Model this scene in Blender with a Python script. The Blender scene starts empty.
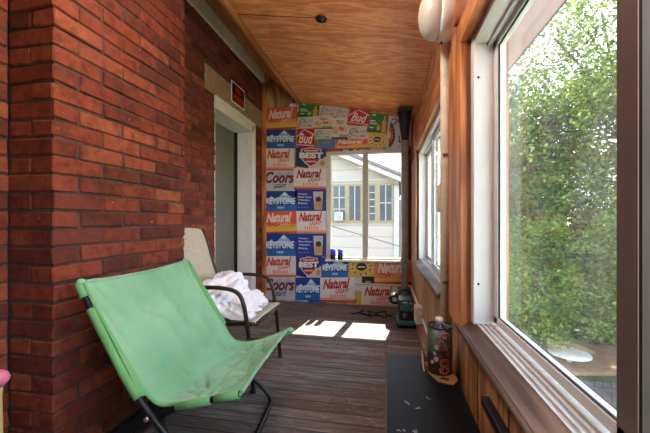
import bpy, bmesh, math, random
from mathutils import Vector, noise, Matrix
random.seed(7)
sc = bpy.context.scene
COL = sc.collection
PI = math.pi
F = 320.0; EYE = 1.0; FILL_LAMP = 15.0; YAW = 61.0; HOR = 220.0
NN = math.hypot(F, YAW)

# ---------------------------------------------------------------- measuring helpers
def on_back(px, py, Y=3.785):
    """photo pixel -> (x, z) on the back wall plane"""
    a = px - 325.0
    r = (a * F - YAW * F) / (F * F + a * YAW)
    X = r * Y
    dc = (-YAW * X + F * Y) / NN
    return X, EYE + (HOR - py) * dc / F

# ---------------------------------------------------------------- materials
def s2l(c):
    return tuple(((v / 255.0) / 12.92 if v / 255.0 <= 0.04045 else ((v / 255.0 + 0.055) / 1.055) ** 2.4) for v in c) + (1.0,)

class NT:
    def __init__(self, name):
        self.m = bpy.data.materials.new(name); self.m.use_nodes = True
        self.t = self.m.node_tree; self.n = self.t.nodes
        self.b = self.n['Principled BSDF']; self.out = self.n['Material Output']
    def N(self, kind, **kw):
        n = self.n.new(kind)
        for k, v in kw.items():
            if k.startswith('_'): setattr(n, k[1:], v)
            else: n.inputs[k.replace('__', ' ')].default_value = v
        return n
    def L(self, a, b): self.t.links.new(a, b)
    def coord(self, scale=(1, 1, 1), rot=(0, 0, 0), kind='Object'):
        tc = self.N('ShaderNodeTexCoord'); mp = self.N('ShaderNodeMapping')
        mp.inputs['Scale'].default_value = scale; mp.inputs['Rotation'].default_value = rot
        self.L(tc.outputs[kind], mp.inputs['Vector']); return mp.outputs['Vector']
    def noise(self, vec, scale=5, detail=4, rough=.55, dist=0):
        n = self.N('ShaderNodeTexNoise', Scale=scale, Detail=detail, Roughness=rough, Distortion=dist)
        self.L(vec, n.inputs['Vector']); return n.outputs['Fac']
    def ramp(self, fac, stops):
        r = self.N('ShaderNodeValToRGB'); e = r.color_ramp.elements
        while len(e) < len(stops): e.new(0.5)
        for i, (p, c) in enumerate(stops):
            e[i].position = p; e[i].color = c if len(c) == 4 else tuple(c) + (1,)
        self.L(fac, r.inputs['Fac']); return r.outputs['Color']
    def mix(self, fac, a, b, mode='MIX'):
        m = self.N('ShaderNodeMix'); m.data_type = 'RGBA'; m.blend_type = mode
        for v, s in ((fac, m.inputs[0]), (a, m.inputs[6]), (b, m.inputs[7])):
            if hasattr(v, 'links') or hasattr(v, 'is_output'): self.L(v, s)
            else: s.default_value = v
        return m.outputs[2]
    def math(self, op, a, b=0.0):
        m = self.N('ShaderNodeMath'); m.operation = op
        for v, s in ((a, m.inputs[0]), (b, m.inputs[1])):
            if hasattr(v, 'is_output'): self.L(v, s)
            else: s.default_value = v
        return m.outputs[0]
    def bump(self, h, strength=.3, dist=.01):
        b = self.N('ShaderNodeBump', Strength=strength, Distance=dist)
        self.L(h, b.inputs['Height']); self.L(b.outputs['Normal'], self.b.inputs['Normal'])
    def base(self, c):
        if hasattr(c, 'is_output'): self.L(c, self.b.inputs['Base Color'])
        else: self.b.inputs['Base Color'].default_value = c

_pc = {}
def plain(name, rgb, rough=.6, metal=0.0, var=.12, nscale=14, bump=0.0):
    key = (name,)
    if key in _pc: return _pc[key]
    t = NT(name); v = t.coord(); f = t.noise(v, nscale, 4)
    c = s2l(rgb)
    dk = tuple(x * (1 - var) for x in c[:3]) + (1,); lt = tuple(min(1, x * (1 + var)) for x in c[:3]) + (1,)
    t.base(t.ramp(f, [(.3, dk), (.7, lt)]))
    t.b.inputs['Roughness'].default_value = rough; t.b.inputs['Metallic'].default_value = metal
    if bump: t.bump(f, bump, .004)
    _pc[key] = t.m
    return t.m

def wood(name, c_lt, c_dk, grain='X', fine=1.0, rough=.5, ring=9.0, pinks=None, tilt=0.0, seam=None):
    """softwood / plywood: streaks along one axis and cathedral rings"""
    t = NT(name); wr_ = .16 if 'ceiling' in name else .30
    sc_f = {'X': (1.0, 40, 40), 'Y': (34, 1.2, 34), 'Z': (34, 34, 1.2)}[grain]
    sc_r = {'X': (.32, 3.4, 3.4), 'Y': (2.6, .45, 2.6), 'Z': (2.6, 2.6, .45)}[grain]
    v1 = t.coord(tuple(x * fine for x in sc_f), (0, 0, tilt)); v2 = t.coord(tuple(x * fine for x in sc_r), (0, 0, tilt))
    f1 = t.noise(v1, 2.2, 6, .65, .3)
    low = t.noise(v2, 1.3, 2, .5, .15)
    rings = t.math('SINE', t.math('MULTIPLY', low, ring * 9))
    rings = t.math('MULTIPLY', t.math('ADD', rings, 1.0), .5)
    fac = t.math('ADD', t.math('MULTIPLY', f1, .92 - wr_), t.math('MULTIPLY', rings, wr_))
    col = t.ramp(fac, [(.30, s2l(c_dk)), (.46, tuple((a + b) / 2 for a, b in zip(s2l(c_dk), s2l(c_lt)))), (.62, s2l(c_lt))])
    big = t.noise(t.coord((1, 1, 1)), 1.7, 2)
    col = t.mix(.35, col, t.ramp(big, [(.35, (.62, .55, .5, 1)), (.65, (1, 1, 1, 1))]), 'MULTIPLY')
    t.base(col); t.b.inputs['Roughness'].default_value = rough
    t.bump(f1, .12, .004)
    return t.m

M = {}
M['ceiling'] = wood('ceiling_plywood', (255, 186, 118), (208, 112, 56), 'X', 1.0, .45, 7)
M['slope'] = wood('slope_plywood', (226, 160, 100), (166, 100, 52), 'Y', 1.0, .5, 6)
M['mould'] = wood('pine_moulding', (218, 150, 88), (166, 96, 48), 'Y', 1.0, .45, 2)
M['ply_wall'] = wood('wall_plywood', (214, 160, 108), (150, 100, 62), 'Z', 1.0, .55, 7)
M['frieze'] = wood('frieze_plywood', (224, 160, 114), (172, 108, 72), 'Y', 1.0, .55, 6)
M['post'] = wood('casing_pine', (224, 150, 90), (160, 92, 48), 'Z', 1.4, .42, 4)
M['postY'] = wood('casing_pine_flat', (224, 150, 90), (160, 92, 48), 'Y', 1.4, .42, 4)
M['dkpost'] = wood('dark_pine', (184, 120, 74), (120, 72, 42), 'Z', 1.4, .5, 4)  # darker pine for the posts of the right wall
M['nose'] = wood('worn_sill_wood', (146, 122, 104), (80, 62, 52), 'Y', 1.2, .55, 3)

def floor_mat():
    t = NT('weathered_deck_boards')
    v = t.coord()
    br = t.N('ShaderNodeTexBrick', Scale=1.0)
    br.inputs['Mortar Size'].default_value = .0045; br.inputs['Brick Width'].default_value = 2.9
    br.inputs['Row Height'].default_value = .082; br.inputs['Mortar Smooth'].default_value = .3
    br.offset = .37
    br.inputs['Color1'].default_value = (.55, .55, .55, 1); br.inputs['Color2'].default_value = (1, 1, 1, 1)
    br.inputs['Mortar'].default_value = (.3, .27, .25, 1)
    t.L(v, br.inputs['Vector'])
    g = t.noise(t.coord((1.6, 30, 1)), 2.5, 7, .7, .4)
    col = t.ramp(g, [(.3, s2l((72, 68, 65))), (.5, s2l((126, 119, 113))), (.7, s2l((180, 173, 167)))])
    warm = t.noise(t.coord((1, 2.5, 1)), 1.6, 3)
    col = t.mix(t.ramp(warm, [(.42, (0, 0, 0, 1)), (.62, (.65, .65, .65, 1))]), col, s2l((124, 96, 76)))
    fl = t.noise(t.coord((7, 46, 1)), 2.6, 6, .75, .5)
    pat = t.noise(t.coord((1, 1.7, 1)), 2.3, 2)
    flm = t.math('MULTIPLY', t.ramp(fl, [(.56, (0, 0, 0, 1)), (.61, (1, 1, 1, 1))]), t.ramp(pat, [(.42, (0, 0, 0, 1)), (.6, (1, 1, 1, 1))]))
    col = t.mix(flm, col, s2l((186, 180, 174)))
    col = t.mix(1.0, col, br.outputs['Color'], 'MULTIPLY')
    t.base(col)
    t.L(t.ramp(g, [(.3, (.6,) * 3 + (1,)), (.7, (.8,) * 3 + (1,))]), t.b.inputs['Roughness'])
    h = t.math('ADD', t.math('MULTIPLY', g, .35), t.math('MULTIPLY', br.outputs['Fac'], -1.0))
    t.b.inputs['Specular IOR Level'].default_value = .12
    t.bump(h, .5, .006)
    return t.m
M['floor'] = floor_mat()

def brick_mat():
    t = NT('old_red_brick')
    geo = t.N('ShaderNodeNewGeometry'); v = t.coord()
    rp = geo.outputs['Random Per Island']
    c = t.ramp(rp, [(0, s2l((84, 42, 32))), (.3, s2l((118, 56, 39))), (.7, s2l((134, 64, 42))), (1, s2l((152, 84, 56)))])
    n = t.noise(v, 22, 6, .65)
    c = t.mix(.9, c, t.ramp(n, [(.32, (.5, .45, .45, 1)), (.5, (.9, .88, .88, 1)), (.68, (1.15, 1.15, 1.15, 1))]), 'MULTIPLY')
    n4 = t.noise(v, 9, 5, .7, .6)
    c = t.mix(t.ramp(n4, [(.52, (0, 0, 0, 1)), (.68, (.7, .7, .7, 1))]), c, s2l((62, 34, 30)))
    n2 = t.noise(v, 60, 3, .6)
    spots = t.ramp(n2, [(.70, (0, 0, 0, 1)), (.74, (.8, .8, .8, 1))])
    c = t.mix(spots, c, s2l((190, 158, 138)))
    n3 = t.noise(v, 3.2, 3); t.b.inputs['Specular IOR Level'].default_value = .25
    c = t.mix(t.ramp(n3, [(.5, (0, 0, 0, 1)), (.75, (.45, .45, .45, 1))]), c, s2l((128, 66, 58)))
    t.base(c); t.b.inputs['Roughness'].default_value = .82
    t.bump(n, .55, .006)
    return t.m
M['brick'] = brick_mat()
M['mortar'] = plain('grey_mortar', (82, 60, 52), .95, 0, .35, 40, .6)

# ---------------------------------------------------------------- mesh helpers
ORG = {}
def finish(name, bm, mats, parent=None, origin=None, smooth=False, kind=None, bevel=0.0):
    """link ONE mesh object; vertices are given in world space"""
    if origin is None:
        origin = ORG.get(parent.name, Vector((0, 0, 0))) if parent else Vector((0, 0, 0))
    origin = Vector(origin)
    bmesh.ops.translate(bm, verts=bm.verts, vec=-origin)
    if any(len(f.verts) > 4 for f in bm.faces) is False:
        pass
    me = bpy.data.meshes.new(name); bm.normal_update(); bm.to_mesh(me); bm.free()
    if not isinstance(mats, (list, tuple)): mats = [mats]
    for m in mats: me.materials.append(m)
    o = bpy.data.objects.new(name, me); COL.objects.link(o)
    ORG[o.name] = origin
    if parent: o.parent = parent
    else: o.location = origin
    if smooth:
        for p in me.polygons: p.use_smooth = True
    if bevel:
        md = o.modifiers.new('bevel', 'BEVEL'); md.width = bevel; md.segments = 2; md.limit_method = 'ANGLE'; md.angle_limit = .9
    if kind: o['kind'] = kind
    return o

def thing(name, loc, label, cat, group=None):
    o = bpy.data.objects.new(name, None); COL.objects.link(o); o.location = loc
    o.empty_display_size = .1
    ORG[o.name] = Vector(loc); o['label'] = label; o['category'] = cat
    if group: o['group'] = group
    return o
def tag(o, label, cat, group=None):
    o['label'] = label; o['category'] = cat
    if group: o['group'] = group
    return o

def box(bm, x0, x1, y0, y1, z0, z1, mat=0, inset=None):
    vs = [bm.verts.new(p) for p in ((x0, y0, z0), (x1, y0, z0), (x1, y1, z0), (x0, y1, z0), (x0, y0, z1), (x1, y0, z1), (x1, y1, z1), (x0, y1, z1))]
    for q in ((0, 3, 2, 1), (4, 5, 6, 7), (0, 1, 5, 4), (1, 2, 6, 5), (2, 3, 7, 6), (3, 0, 4, 7)):
        f = bm.faces.new([vs[i] for i in q]); f.material_index = mat
    return vs
def B(*a, **k):
    bm = bmesh.new(); box(bm, *a, **k); return bm
def prism(bm, pts, axis, a, b, mat=0):
    """polygon pts (2-D) extruded along axis from a to b. axis 'X': pts=(y,z); 'Y': pts=(x,z); 'Z': pts=(x,y)"""
    def P(p, t):
        return {'X': (t, p[0], p[1]), 'Y': (p[0], t, p[1]), 'Z': (p[0], p[1], t)}[axis]
    A = [bm.verts.new(P(p, a)) for p in pts]; Bv = [bm.verts.new(P(p, b)) for p in pts]
    n = len(pts); fs = [bm.faces.new(A), bm.faces.new(Bv[::-1])]
    for i in range(n): fs.append(bm.faces.new((A[(i + 1) % n], A[i], Bv[i], Bv[(i + 1) % n])))
    for f in fs: f.material_index = mat
    bmesh.ops.recalc_face_normals(bm, faces=fs)
def tube(bm, pts, r, seg=10, smooth_n=0, mat=0, closed=False):
    pts = [Vector(p) for p in pts]
    for _ in range(smooth_n):
        q = [pts[0]]
        for a, b in zip(pts, pts[1:]): q += [a * .75 + b * .25, a * .25 + b * .75]
        q.append(pts[-1]); pts = q
    rr = r if isinstance(r, (list, tuple)) else [r] * len(pts)
    if len(rr) != len(pts): rr = [rr[0] + (rr[-1] - rr[0]) * i / (len(pts) - 1) for i in range(len(pts))]
    rings = []; up = None
    for i, p in enumerate(pts):
        d = (pts[min(i + 1, len(pts) - 1)] - pts[max(i - 1, 0)]).normalized()
        if up is None:
            up = Vector((0, 0, 1)) if abs(d.z) < .9 else Vector((1, 0, 0))
        s = d.cross(up).normalized(); up = s.cross(d).normalized()
        rings.append([bm.verts.new(p + rr[i] * (math.cos(2 * PI * k / seg) * s + math.sin(2 * PI * k / seg) * up)) for k in range(seg)])
    for A, C in zip(rings, rings[1:]):
        for k in range(seg):
            f = bm.faces.new((A[k], A[(k + 1) % seg], C[(k + 1) % seg], C[k])); f.smooth = True; f.material_index = mat
    for R, rev in ((rings[0], False), (rings[-1], True)):
        f = bm.faces.new(R[::-1] if not rev else R); f.material_index = mat
def T(*a, **k):
    bm = bmesh.new(); tube(bm, *a, **k); return bm
def lathe(bm, prof, c, axis='Z', seg=28, mat=0):
    """prof: (radius, along) pairs"""
    c = Vector(c); rings = []
    for r, h in prof:
        ring = []
        for k in range(seg):
            a = 2 * PI * k / seg; u, w = r * math.cos(a), r * math.sin(a)
            ring.append(bm.verts.new(c + Vector({'Z': (u, w, h), 'X': (h, u, w), 'Y': (u, h, w)}[axis])))
        rings.append(ring)
    fs = []
    for A, C in zip(rings, rings[1:]):
        for k in range(seg):
            f = bm.faces.new((A[k], A[(k + 1) % seg], C[(k + 1) % seg], C[k])); f.smooth = True; fs.append(f)
    for R in (rings[0], rings[-1]):
        if (R[0].co - R[seg // 2].co).length > 1e-4: fs.append(bm.faces.new(R))
    for f in fs: f.material_index = mat
    bmesh.ops.recalc_face_normals(bm, faces=fs)
def LA(*a, **k):
    bm = bmesh.new(); lathe(bm, *a, **k); return bm

# text as mesh, normalised into the unit box
_tx = {}
def text_unit(s, shear=0.0, bold=0.0, space=1.0):
    key = (s, shear, bold, space)
    if key in _tx: return _tx[key]
    cu = bpy.data.curves.new('t', 'FONT'); cu.body = s; cu.shear = shear; cu.offset = bold; cu.space_character = space
    cu.resolution_u = 3; cu.fill_mode = 'FRONT'
    o = bpy.data.objects.new('t', cu); COL.objects.link(o)
    dg = bpy.context.evaluated_depsgraph_get(); dg.update()
    me = bpy.data.meshes.new_from_object(o.evaluated_get(dg))
    vs = [(v.co.x, v.co.y) for v in me.vertices]; fs = [tuple(p.vertices) for p in me.polygons]
    bpy.data.objects.remove(o); bpy.data.curves.remove(cu); bpy.data.meshes.remove(me)
    x0 = min(v[0] for v in vs); x1 = max(v[0] for v in vs); y0 = min(v[1] for v in vs); y1 = max(v[1] for v in vs)
    vs = [((x - x0) / (x1 - x0), (y - y0) / (y1 - y0)) for x, y in vs]
    _tx[key] = (vs, fs); return _tx[key]

# ================================================================ SETTING
YB = 3.79            # back wall face
Y0 = -1.7            # end behind the camera
XR = .285            # right wall face
XL = -1.52           # recessed left wall face
XP = -1.19           # pier face
YP0, YP1 = .96, 1.735
H0 = 1.102 - 17 * .0677 - .0677   # course phase
CH = .0677
WALLTOP = 2.95

o = finish('floor', B(-1.75, .42, Y0 - .1, 3.93, -.06, 0.0), M['floor'], kind='structure')

def brickpiece(bm, x0, x1, y0, y1, z0, z1):
    j = lambda: random.uniform(-.0034, .0034)
    vs = box(bm, x0, x1, y0, y1, z0, z1)
    for v in vs: v.co += Vector((j(), j(), j()))
def add_bevel_bricks(bm, w=.0045):
    bmesh.ops.bevel(bm, geom=list(bm.edges), offset=w, segments=1, affect='EDGES', profile=.5)

BL, BH, MJ = .204, .0580, .0097
def brick_run(axis_face, face, u0, u1, z0, z1, start_full, phase, holes=()):
    """bricks on a flat face. axis_face 'X' (face at x=face, looking +X, u=y) or 'Y' (face at y=face looking -Y, u=x)"""
    bm = bmesh.new()
    k = int((z0 - H0) / CH) - 1
    while True:
        zz = H0 + k * CH + MJ / 2; k += 1
        if zz > z1: break
        if zz < z0 - .05: continue
        za, zb = max(zz, z0), min(zz + BH, z1)
        if zb - za < .01: continue
        u = u0 - (phase if (k % 2) else phase + (BL + MJ) / 2)
        while u < u1:
            a, b = max(u, u0), min(u + BL, u1)
            u += BL + MJ
            if b - a < .015: continue
            segs = [(a, b)]
            for (h0, h1, g0, g1) in holes:
                ns = []
                for (p, q) in segs:
                    if zb <= g0 or za >= g1 or q <= h0 or p >= h1: ns.append((p, q)); continue
                    if h0 - p > .02: ns.append((p, h0 - .004))
                    if q - h1 > .02: ns.append((h1 + .004, q))
                segs = ns
            for (p, q) in segs:
                r = random.uniform(-.003, .003)
                if axis_face == 'X': brickpiece(bm, face - .06, face + r, p, q, za, zb)
                else: brickpiece(bm, p, q, face + r, face + .06, za, zb)
    return bm

# far, set-back brick wall with the doorway (hole) and the lintel
DY0, DY1, DZ = 2.66, 3.50, 2.06
LY0, LY1, LZ0, LZ1 = 2.495, 3.775, 2.125, 2.345
bm = brick_run('X', XL, YP1 - .1, YB, 0, WALLTOP - .15, True, .07, [(DY0, DY1 + .02, 0, DZ + .06), (LY0, LY1, LZ0, LZ1)])
add_bevel_bricks(bm)
mb = bmesh.new()
for (a, b, c, d) in ((YP1 - .1, DY0, 0, WALLTOP - .12), (DY1 + .03, YB + .05, 0, WALLTOP - .12), (DY0, DY1 + .03, DZ + .065, WALLTOP - .12)):
    box(mb, XL - .26, XL - .007, a, b, c, d, 1)
me_t = bpy.data.meshes.new('tmp'); mb.to_mesh(me_t); mb.free(); bm.from_mesh(me_t); bpy.data.meshes.remove(me_t)
wall_l = finish('wall_left', bm, [M['brick'], M['mortar']], kind='structure')

# projecting brick pier
bm = bmesh.new(); k = 0
while True:
    z = H0 + k * CH + MJ / 2
    if z > WALLTOP: break
    za, zb = max(z, 0), z + BH; row = k; k += 1
    if zb < .01: continue
    par = (row - 17) % 2      # parity fitted to the photo
    r = lambda: random.uniform(-.003, .003)
    if par == 1:
        brickpiece(bm, XP - BL, XP + r(), YP0 + r(), YP0 + .098, za, zb); y = YP0 + .098 + MJ
        x_end = XP - BL
    else:
        brickpiece(bm, XP - .098, XP + r(), YP0 + r(), YP0 + BL, za, zb); y = YP0 + BL + MJ
        brickpiece(bm, XP - .2, XP - .098 - MJ, YP0 + r(), YP0 + .08, za, zb)
    while y < YP1 - .02:
        e = min(y + BL, YP1); brickpiece(bm, XP - .098, XP + r(), y, e, za, zb); y = e + MJ
add_bevel_bricks(bm)
mb = bmesh.new(); box(mb, -1.78, XP - .007, YP0 + .007, YP1 - .004, 0, WALLTOP, 1)
me_t = bpy.data.meshes.new('tmp'); mb.to_mesh(me_t); mb.free(); bm.from_mesh(me_t); bpy.data.meshes.remove(me_t)
finish('wall_left_pier', bm, [M['brick'], M['mortar']], kind='structure')

# brick wall beside / behind the camera
XN = -1.393
bm = brick_run('X', XN, Y0, YP0 - .002, 0, WALLTOP, True, .05)
add_bevel_bricks(bm)
mb = bmesh.new(); box(mb, -1.78, XN - .007, Y0 - .1, YP0 - .0, 0, WALLTOP, 1)
me_t = bpy.data.meshes.new('tmp'); mb.to_mesh(me_t); mb.free(); bm.from_mesh(me_t); bpy.data.meshes.remove(me_t)
finish('wall_left_near', bm, [M['brick'], M['mortar']], kind='structure')

# back wall with the window hole
wx0, wz1 = on_back(326.5, 152); wx1 = on_back(404.5, 200)[0]; wz0 = on_back(326.5, 259)[1]
print('back window', wx0, wx1, wz0, wz1)
bm = bmesh.new()
box(bm, -1.78, wx0, YB, YB + .13, 0, 2.95); box(bm, wx1, .42, YB, YB + .13, 0, 2.95)
box(bm, wx0, wx1, YB, YB + .13, 0, wz0); box(bm, wx0, wx1, YB, YB + .13, wz1, 2.95)
finish('wall_back', bm, M['ply_wall'], kind='structure')
bm = B(-1.78, .42, Y0 - .1, Y0, 0, 2.95)
finish('wall_front', bm, M['ply_wall'], kind='structure')

# right wall
WZ0, WZ1 = .63, 1.64
FY0, FY1 = 1.75, 3.08
NY0, NY1 = -1.15, 1.215
bm = bmesh.new()
box(bm, XR, .42, Y0, YB, 0, WZ0 - .025)
finish('wall_right', bm, M['ply_wall'], kind='structure')
bm = bmesh.new()
box(bm, XR, .42, FY1, YB, WZ0 - .025, WZ1); box(bm, XR, .42, NY1, FY0, WZ0 - .025, WZ1); box(bm, XR, .42, Y0, NY0, WZ0 - .025, WZ1)
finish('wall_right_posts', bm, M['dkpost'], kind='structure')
bm = bmesh.new(); box(bm, .325, .42, Y0, YB, WZ1, 2.3); finish('wall_right_frieze', bm, M['frieze'], kind='structure')

# ceiling: sloping plywood, steep strip at the left, soffit outside
def zc(x): return 2.425 - (x + 1.03) * .165
bm = bmesh.new()
prism(bm, [(-1.03, zc(-1.03)), (.42, zc(.42)), (.42, zc(.42) + .06), (-1.03, zc(-1.03) + .06)], 'Y', Y0 - .1, YB + .13)
finish('ceiling', bm, M['ceiling'], kind='structure')
bm = bmesh.new()
prism(bm, [(-1.5, 2.845), (-1.03, 2.43), (-1.0, 2.48), (-1.47, 2.89)], 'Y', Y0 - .1, YB)
finish('ceiling_slope', bm, M['slope'], kind='structure')
bm = bmesh.new()
prism(bm, [(-1.8, 2.95), (-1.44, 2.86), (-1.0, zc(-1.03) + .07), (.45, zc(.45) + .07), (.95, zc(.95) + .07), (.95, zc(.95) + .16), (-1.8, 3.2)], 'Y', Y0 - .4, 5.3)
finish('ceiling_roof', bm, plain('roof_shingle', (84, 80, 80), .9), kind='structure')
# seams in the plywood
dark = plain('dark_gap', (38, 22, 14), .9)
def seam(y, x0=-1.02, x1=.32, w=.004):
    bm = bmesh.new()
    prism(bm, [(x0, zc(x0) - .0008), (x1, zc(x1) - .0008), (x1, zc(x1) + .003), (x0, zc(x0) + .003)], 'Y', y, y + w); return bm
finish('trim_1', T([(-1.035, Y0, 2.425), (-1.035, YB, 2.425)], .029, 14), M['mould'], kind='structure')
tr = finish('trim_2', B(XL - .004, XL + .028, YP1 + .002, YB - .002, 2.705, 2.845), plain('dusty_white_paint', (224, 222, 214), .6, 0, .08), kind='structure')
finish('ceiling_seam_far', seam(3.19), dark, kind='structure')
finish('ceiling_seam_near', seam(2.055, -1.02, -.44, .006), dark, kind='structure')
# soffit outside the right windows
M['soffit'] = plain('soffit_paint', (176, 160, 164), .7, 0, .06)
bm = bmesh.new()
prism(bm, [(.42, zc(.42) - .02), (.86, 2.075), (.86, 2.14), (.42, zc(.42) + .05)], 'Y', Y0 - .4, 5.3)
finish('ceiling_soffit', bm, M['soffit'], kind='structure')
bm = B(-1.78, .42, YB + .13, 5.3, 2.2, 2.24); finish('ceiling_overhang', bm, M['soffit'], kind='structure')

# wood post in the far left corner
finish('trim_3', B(XL + .006, XL + .055, YB - .03, YB, 0, 2.71), M['post'], kind='structure')
# stone lintel
tag(finish('stone_lintel', B(XL - .05, XL + .006, LY0, LY1 - .01, LZ0 + .006, LZ1), plain('buff_stone', (158, 132, 98), .9, 0, .12, 20, .4), bevel=.004), 'buff stone lintel above the recessed door', 'lintel')

# ---- door 1 (in the recess)
M['white'] = plain('white_paint', (226, 224, 218), .5, 0, .05)
M['door'] = plain('grey_green_door', (112, 112, 100), .55, 0, .06, 4)
d = thing('door_1', (XL - .21, 3.08, 0), 'x', 'door')
del d['label']; del d['category']; d['kind'] = 'structure'
finish('door_panel', B(XL - .245, XL - .205, DY0 + .02, DY1 - .055, .01, DZ), M['door'], d, bevel=.003)
finish('jamb', B(XL - .25, XL + .012, DY1 - .045, DY1 + .018, 0, DZ + .05), M['white'], d, bevel=.004)
finish('jamb', B(XL - .25, XL - .01, DY0 - .0, DY0 + .02, 0, DZ - .05), M['white'], d)
finish('door_head', B(XL - .25, XL + .012, DY0 - .015, DY1 + .018, DZ - .05, DZ + .062), M['white'], d, bevel=.004)
finish('casing_bead', B(XL + .0, XL + .022, DY0 - .02, DY1 + .03, DZ + .03, DZ + .064), M['white'], d, bevel=.004)
finish('casing_bead', B(XL + .0, XL + .022, DY1 - .005, DY1 + .03, 0, DZ + .03), M['white'], d, bevel=.004)
finish('weather_strip', B(XL - .204, XL - .17, DY1 - .062, DY1 - .046, 0, DZ - .05), plain('black_rubber', (24, 22, 22), .7), d)
finish('threshold', B(XL - .25, XL + .01, DY0, DY1, 0, .03), plain('worn_step', (120, 108, 96), .8), d)

# ---- sign on the lintel
sgn = thing('warning_sign', (XL + .01, 3.1, 2.19), 'black sign with red letters and white border on the stone lintel', 'sign')
sy0, sy1, sz0, sz1 = 2.95, 3.25, 2.185, 2.395
finish('sign_board', B(XL + .007, XL + .012, sy0, sy1, sz0, sz1), plain('sign_white', (232, 228, 224), .5), sgn)
finish('black_field', B(XL + .0121, XL + .0135, sy0 + .014, sy1 - .014, sz0 + .012, sz1 - .012), plain('sign_black', (18, 12, 12), .45), sgn)
def wall_text(name, s, x, y0, y1, z0, z1, mat, parent, **kw):
    vs, fs = text_unit(s, **kw); bm = bmesh.new()
    V = [bm.verts.new((x, y0 + a * (y1 - y0), z0 + b * (z1 - z0))) for a, b in vs]
    for f in fs:
        try: bm.faces.new([V[i] for i in f])
        except ValueError: pass
    return finish(name, bm, mat, parent)
red = plain('sign_red', (214, 22, 30), .5)
wall_text('lettering', 'NO', XL + .0145, sy0 + .085, sy1 - .085, sz0 + .115, sz1 - .03, red, sgn, bold=.03)
wall_text('lettering', 'TRESPASSING', XL + .0145, sy0 + .022, sy1 - .022, sz0 + .028, sz0 + .095, red, sgn, bold=.03)

# ================================================================ BACK WINDOW
def glass_mat(name, haze=.03, tint=(.96, .98, .97), refl=.03):
    t = NT(name); t.n.remove(t.b)
    tr = t.N('ShaderNodeBsdfTransparent'); tr.inputs['Color'].default_value = tint + (1,)
    gl = t.N('ShaderNodeBsdfGlossy', Roughness=.02); gl.inputs['Color'].default_value = (1, 1, 1, 1)
    df = t.N('ShaderNodeBsdfDiffuse'); df.inputs['Color'].default_value = (.75, .77, .8, 1)
    lw0 = t.N('ShaderNodeLayerWeight', Blend=.5)
    fz = t.math('ADD', t.math('MULTIPLY', t.math('POWER', lw0.outputs['Facing'], 5.0), .6), refl)
    m1 = t.N('ShaderNodeMixShader'); m2 = t.N('ShaderNodeMixShader')
    t.L(fz, m1.inputs[0]); t.L(tr.outputs[0], m1.inputs[1]); t.L(gl.outputs[0], m1.inputs[2])
    nz = t.noise(t.coord((1, 1, .35)), 5, 5, .6)
    r = t.ramp(nz, [(.4, (haze * .4,) * 3 + (1,)), (.75, (haze * 2.2,) * 3 + (1,))])
    t.L(r, m2.inputs[0]); t.L(m1.outputs[0], m2.inputs[1]); t.L(df.outputs[0], m2.inputs[2])
    t.L(m2.outputs[0], t.out.inputs[0]); return t.m
M['glass'] = glass_mat('window_glass', .012, refl=.002)
M['glass_dirty'] = glass_mat('dusty_window_glass', .085)
M['beige'] = plain('beige_aluminium', (206, 200, 186), .45, 0, .05)
M['mull'] = plain('taupe_mullion', (186, 176, 160), .5, 0, .05)
w = bpy.data.objects.new('window_1', None); COL.objects.link(w); w['kind'] = 'structure'; ORG[w.name] = Vector((0, 0, 0))
px = lambda x, y=205: on_back(x, y)[0]
pz = lambda y, x=365: on_back(x, y)[1]
gx0, gx1, gx2, gx3 = px(330.8), px(362.6), px(368), px(401)
gz0, gz1 = wz0 + .03, wz1 - .045
bm = bmesh.new()
box(bm, wx0, gx0, YB - .018, YB + .05, wz0, wz1); box(bm, gx3, wx1, YB - .018, YB + .05, wz0, wz1)
box(bm, gx0, gx3, YB - .018, YB + .05, wz1 - .04, wz1); box(bm, gx0, gx3, YB - .018, YB + .05, wz0, wz0 + .025)
finish('frame', bm, M['beige'], w, bevel=.003)
finish('mullion', B(gx1, gx2, YB - .01, YB + .055, wz0 + .025, wz1 - .04), M['mull'], w, bevel=.003)
finish('pane', B(gx0, gx1, YB + .03, YB + .034, wz0 + .025, wz1 - .04), M['glass'], w)
finish('pane', B(gx2, gx3, YB + .03, YB + .034, wz0 + .025, wz1 - .04), M['glass'], w)
finish('sill', B(wx0 - .01, wx1 + .0, YB - .05, YB - .002, wz0 - .022, wz0 + .004), plain('white_sill', (232, 228, 216), .5), w, bevel=.003)  # sill in one even white
# two small jars on the sill
def jar(x, label):
    j = thing('small_jar', (x, YB - .055, wz0 + .004), label, 'jar', 'small jars on the window sill')
    z = wz0 + .0045; y = YB - .046
    finish('jar_body', LA([(.0, 0), (.028, 0), (.031, .01), (.031, .05), (.026, .058), (0, .058)], (x, y, z)), plain('dark_jar', (26, 22, 30), .3), j, smooth=False)
    finish('jar_top', LA([(.0, .059), (.029, .059), (.030, .07), (.029, .108), (.024, .122), (0, .124)], (x, y, z)), plain('blue_plastic', (60, 70, 220), .35), j)
jar(px(333.6), 'left one of two dark jars with blue tops on the window sill')
jar(px(340.8), 'right one of two dark jars with blue tops on the window sill')

# ================================================================ CARTONS ON THE BACK WALL
CM = {}
def cm(rgb):
    if rgb not in CM: CM[rgb] = plain('card_%d_%d_%d' % rgb, rgb, .45, 0, .07, 9)
    return CM[rgb]
WHT = (226, 218, 210); RED = (186, 26, 34); MAR = (150, 26, 48); ORG_ = (226, 92, 62); YEL = (232, 186, 70); BLU = (28, 70, 150); NAV = (26, 40, 100); LBL = (120, 176, 216); BLK = (26, 24, 26); GRY = (150, 146, 150)

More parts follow.
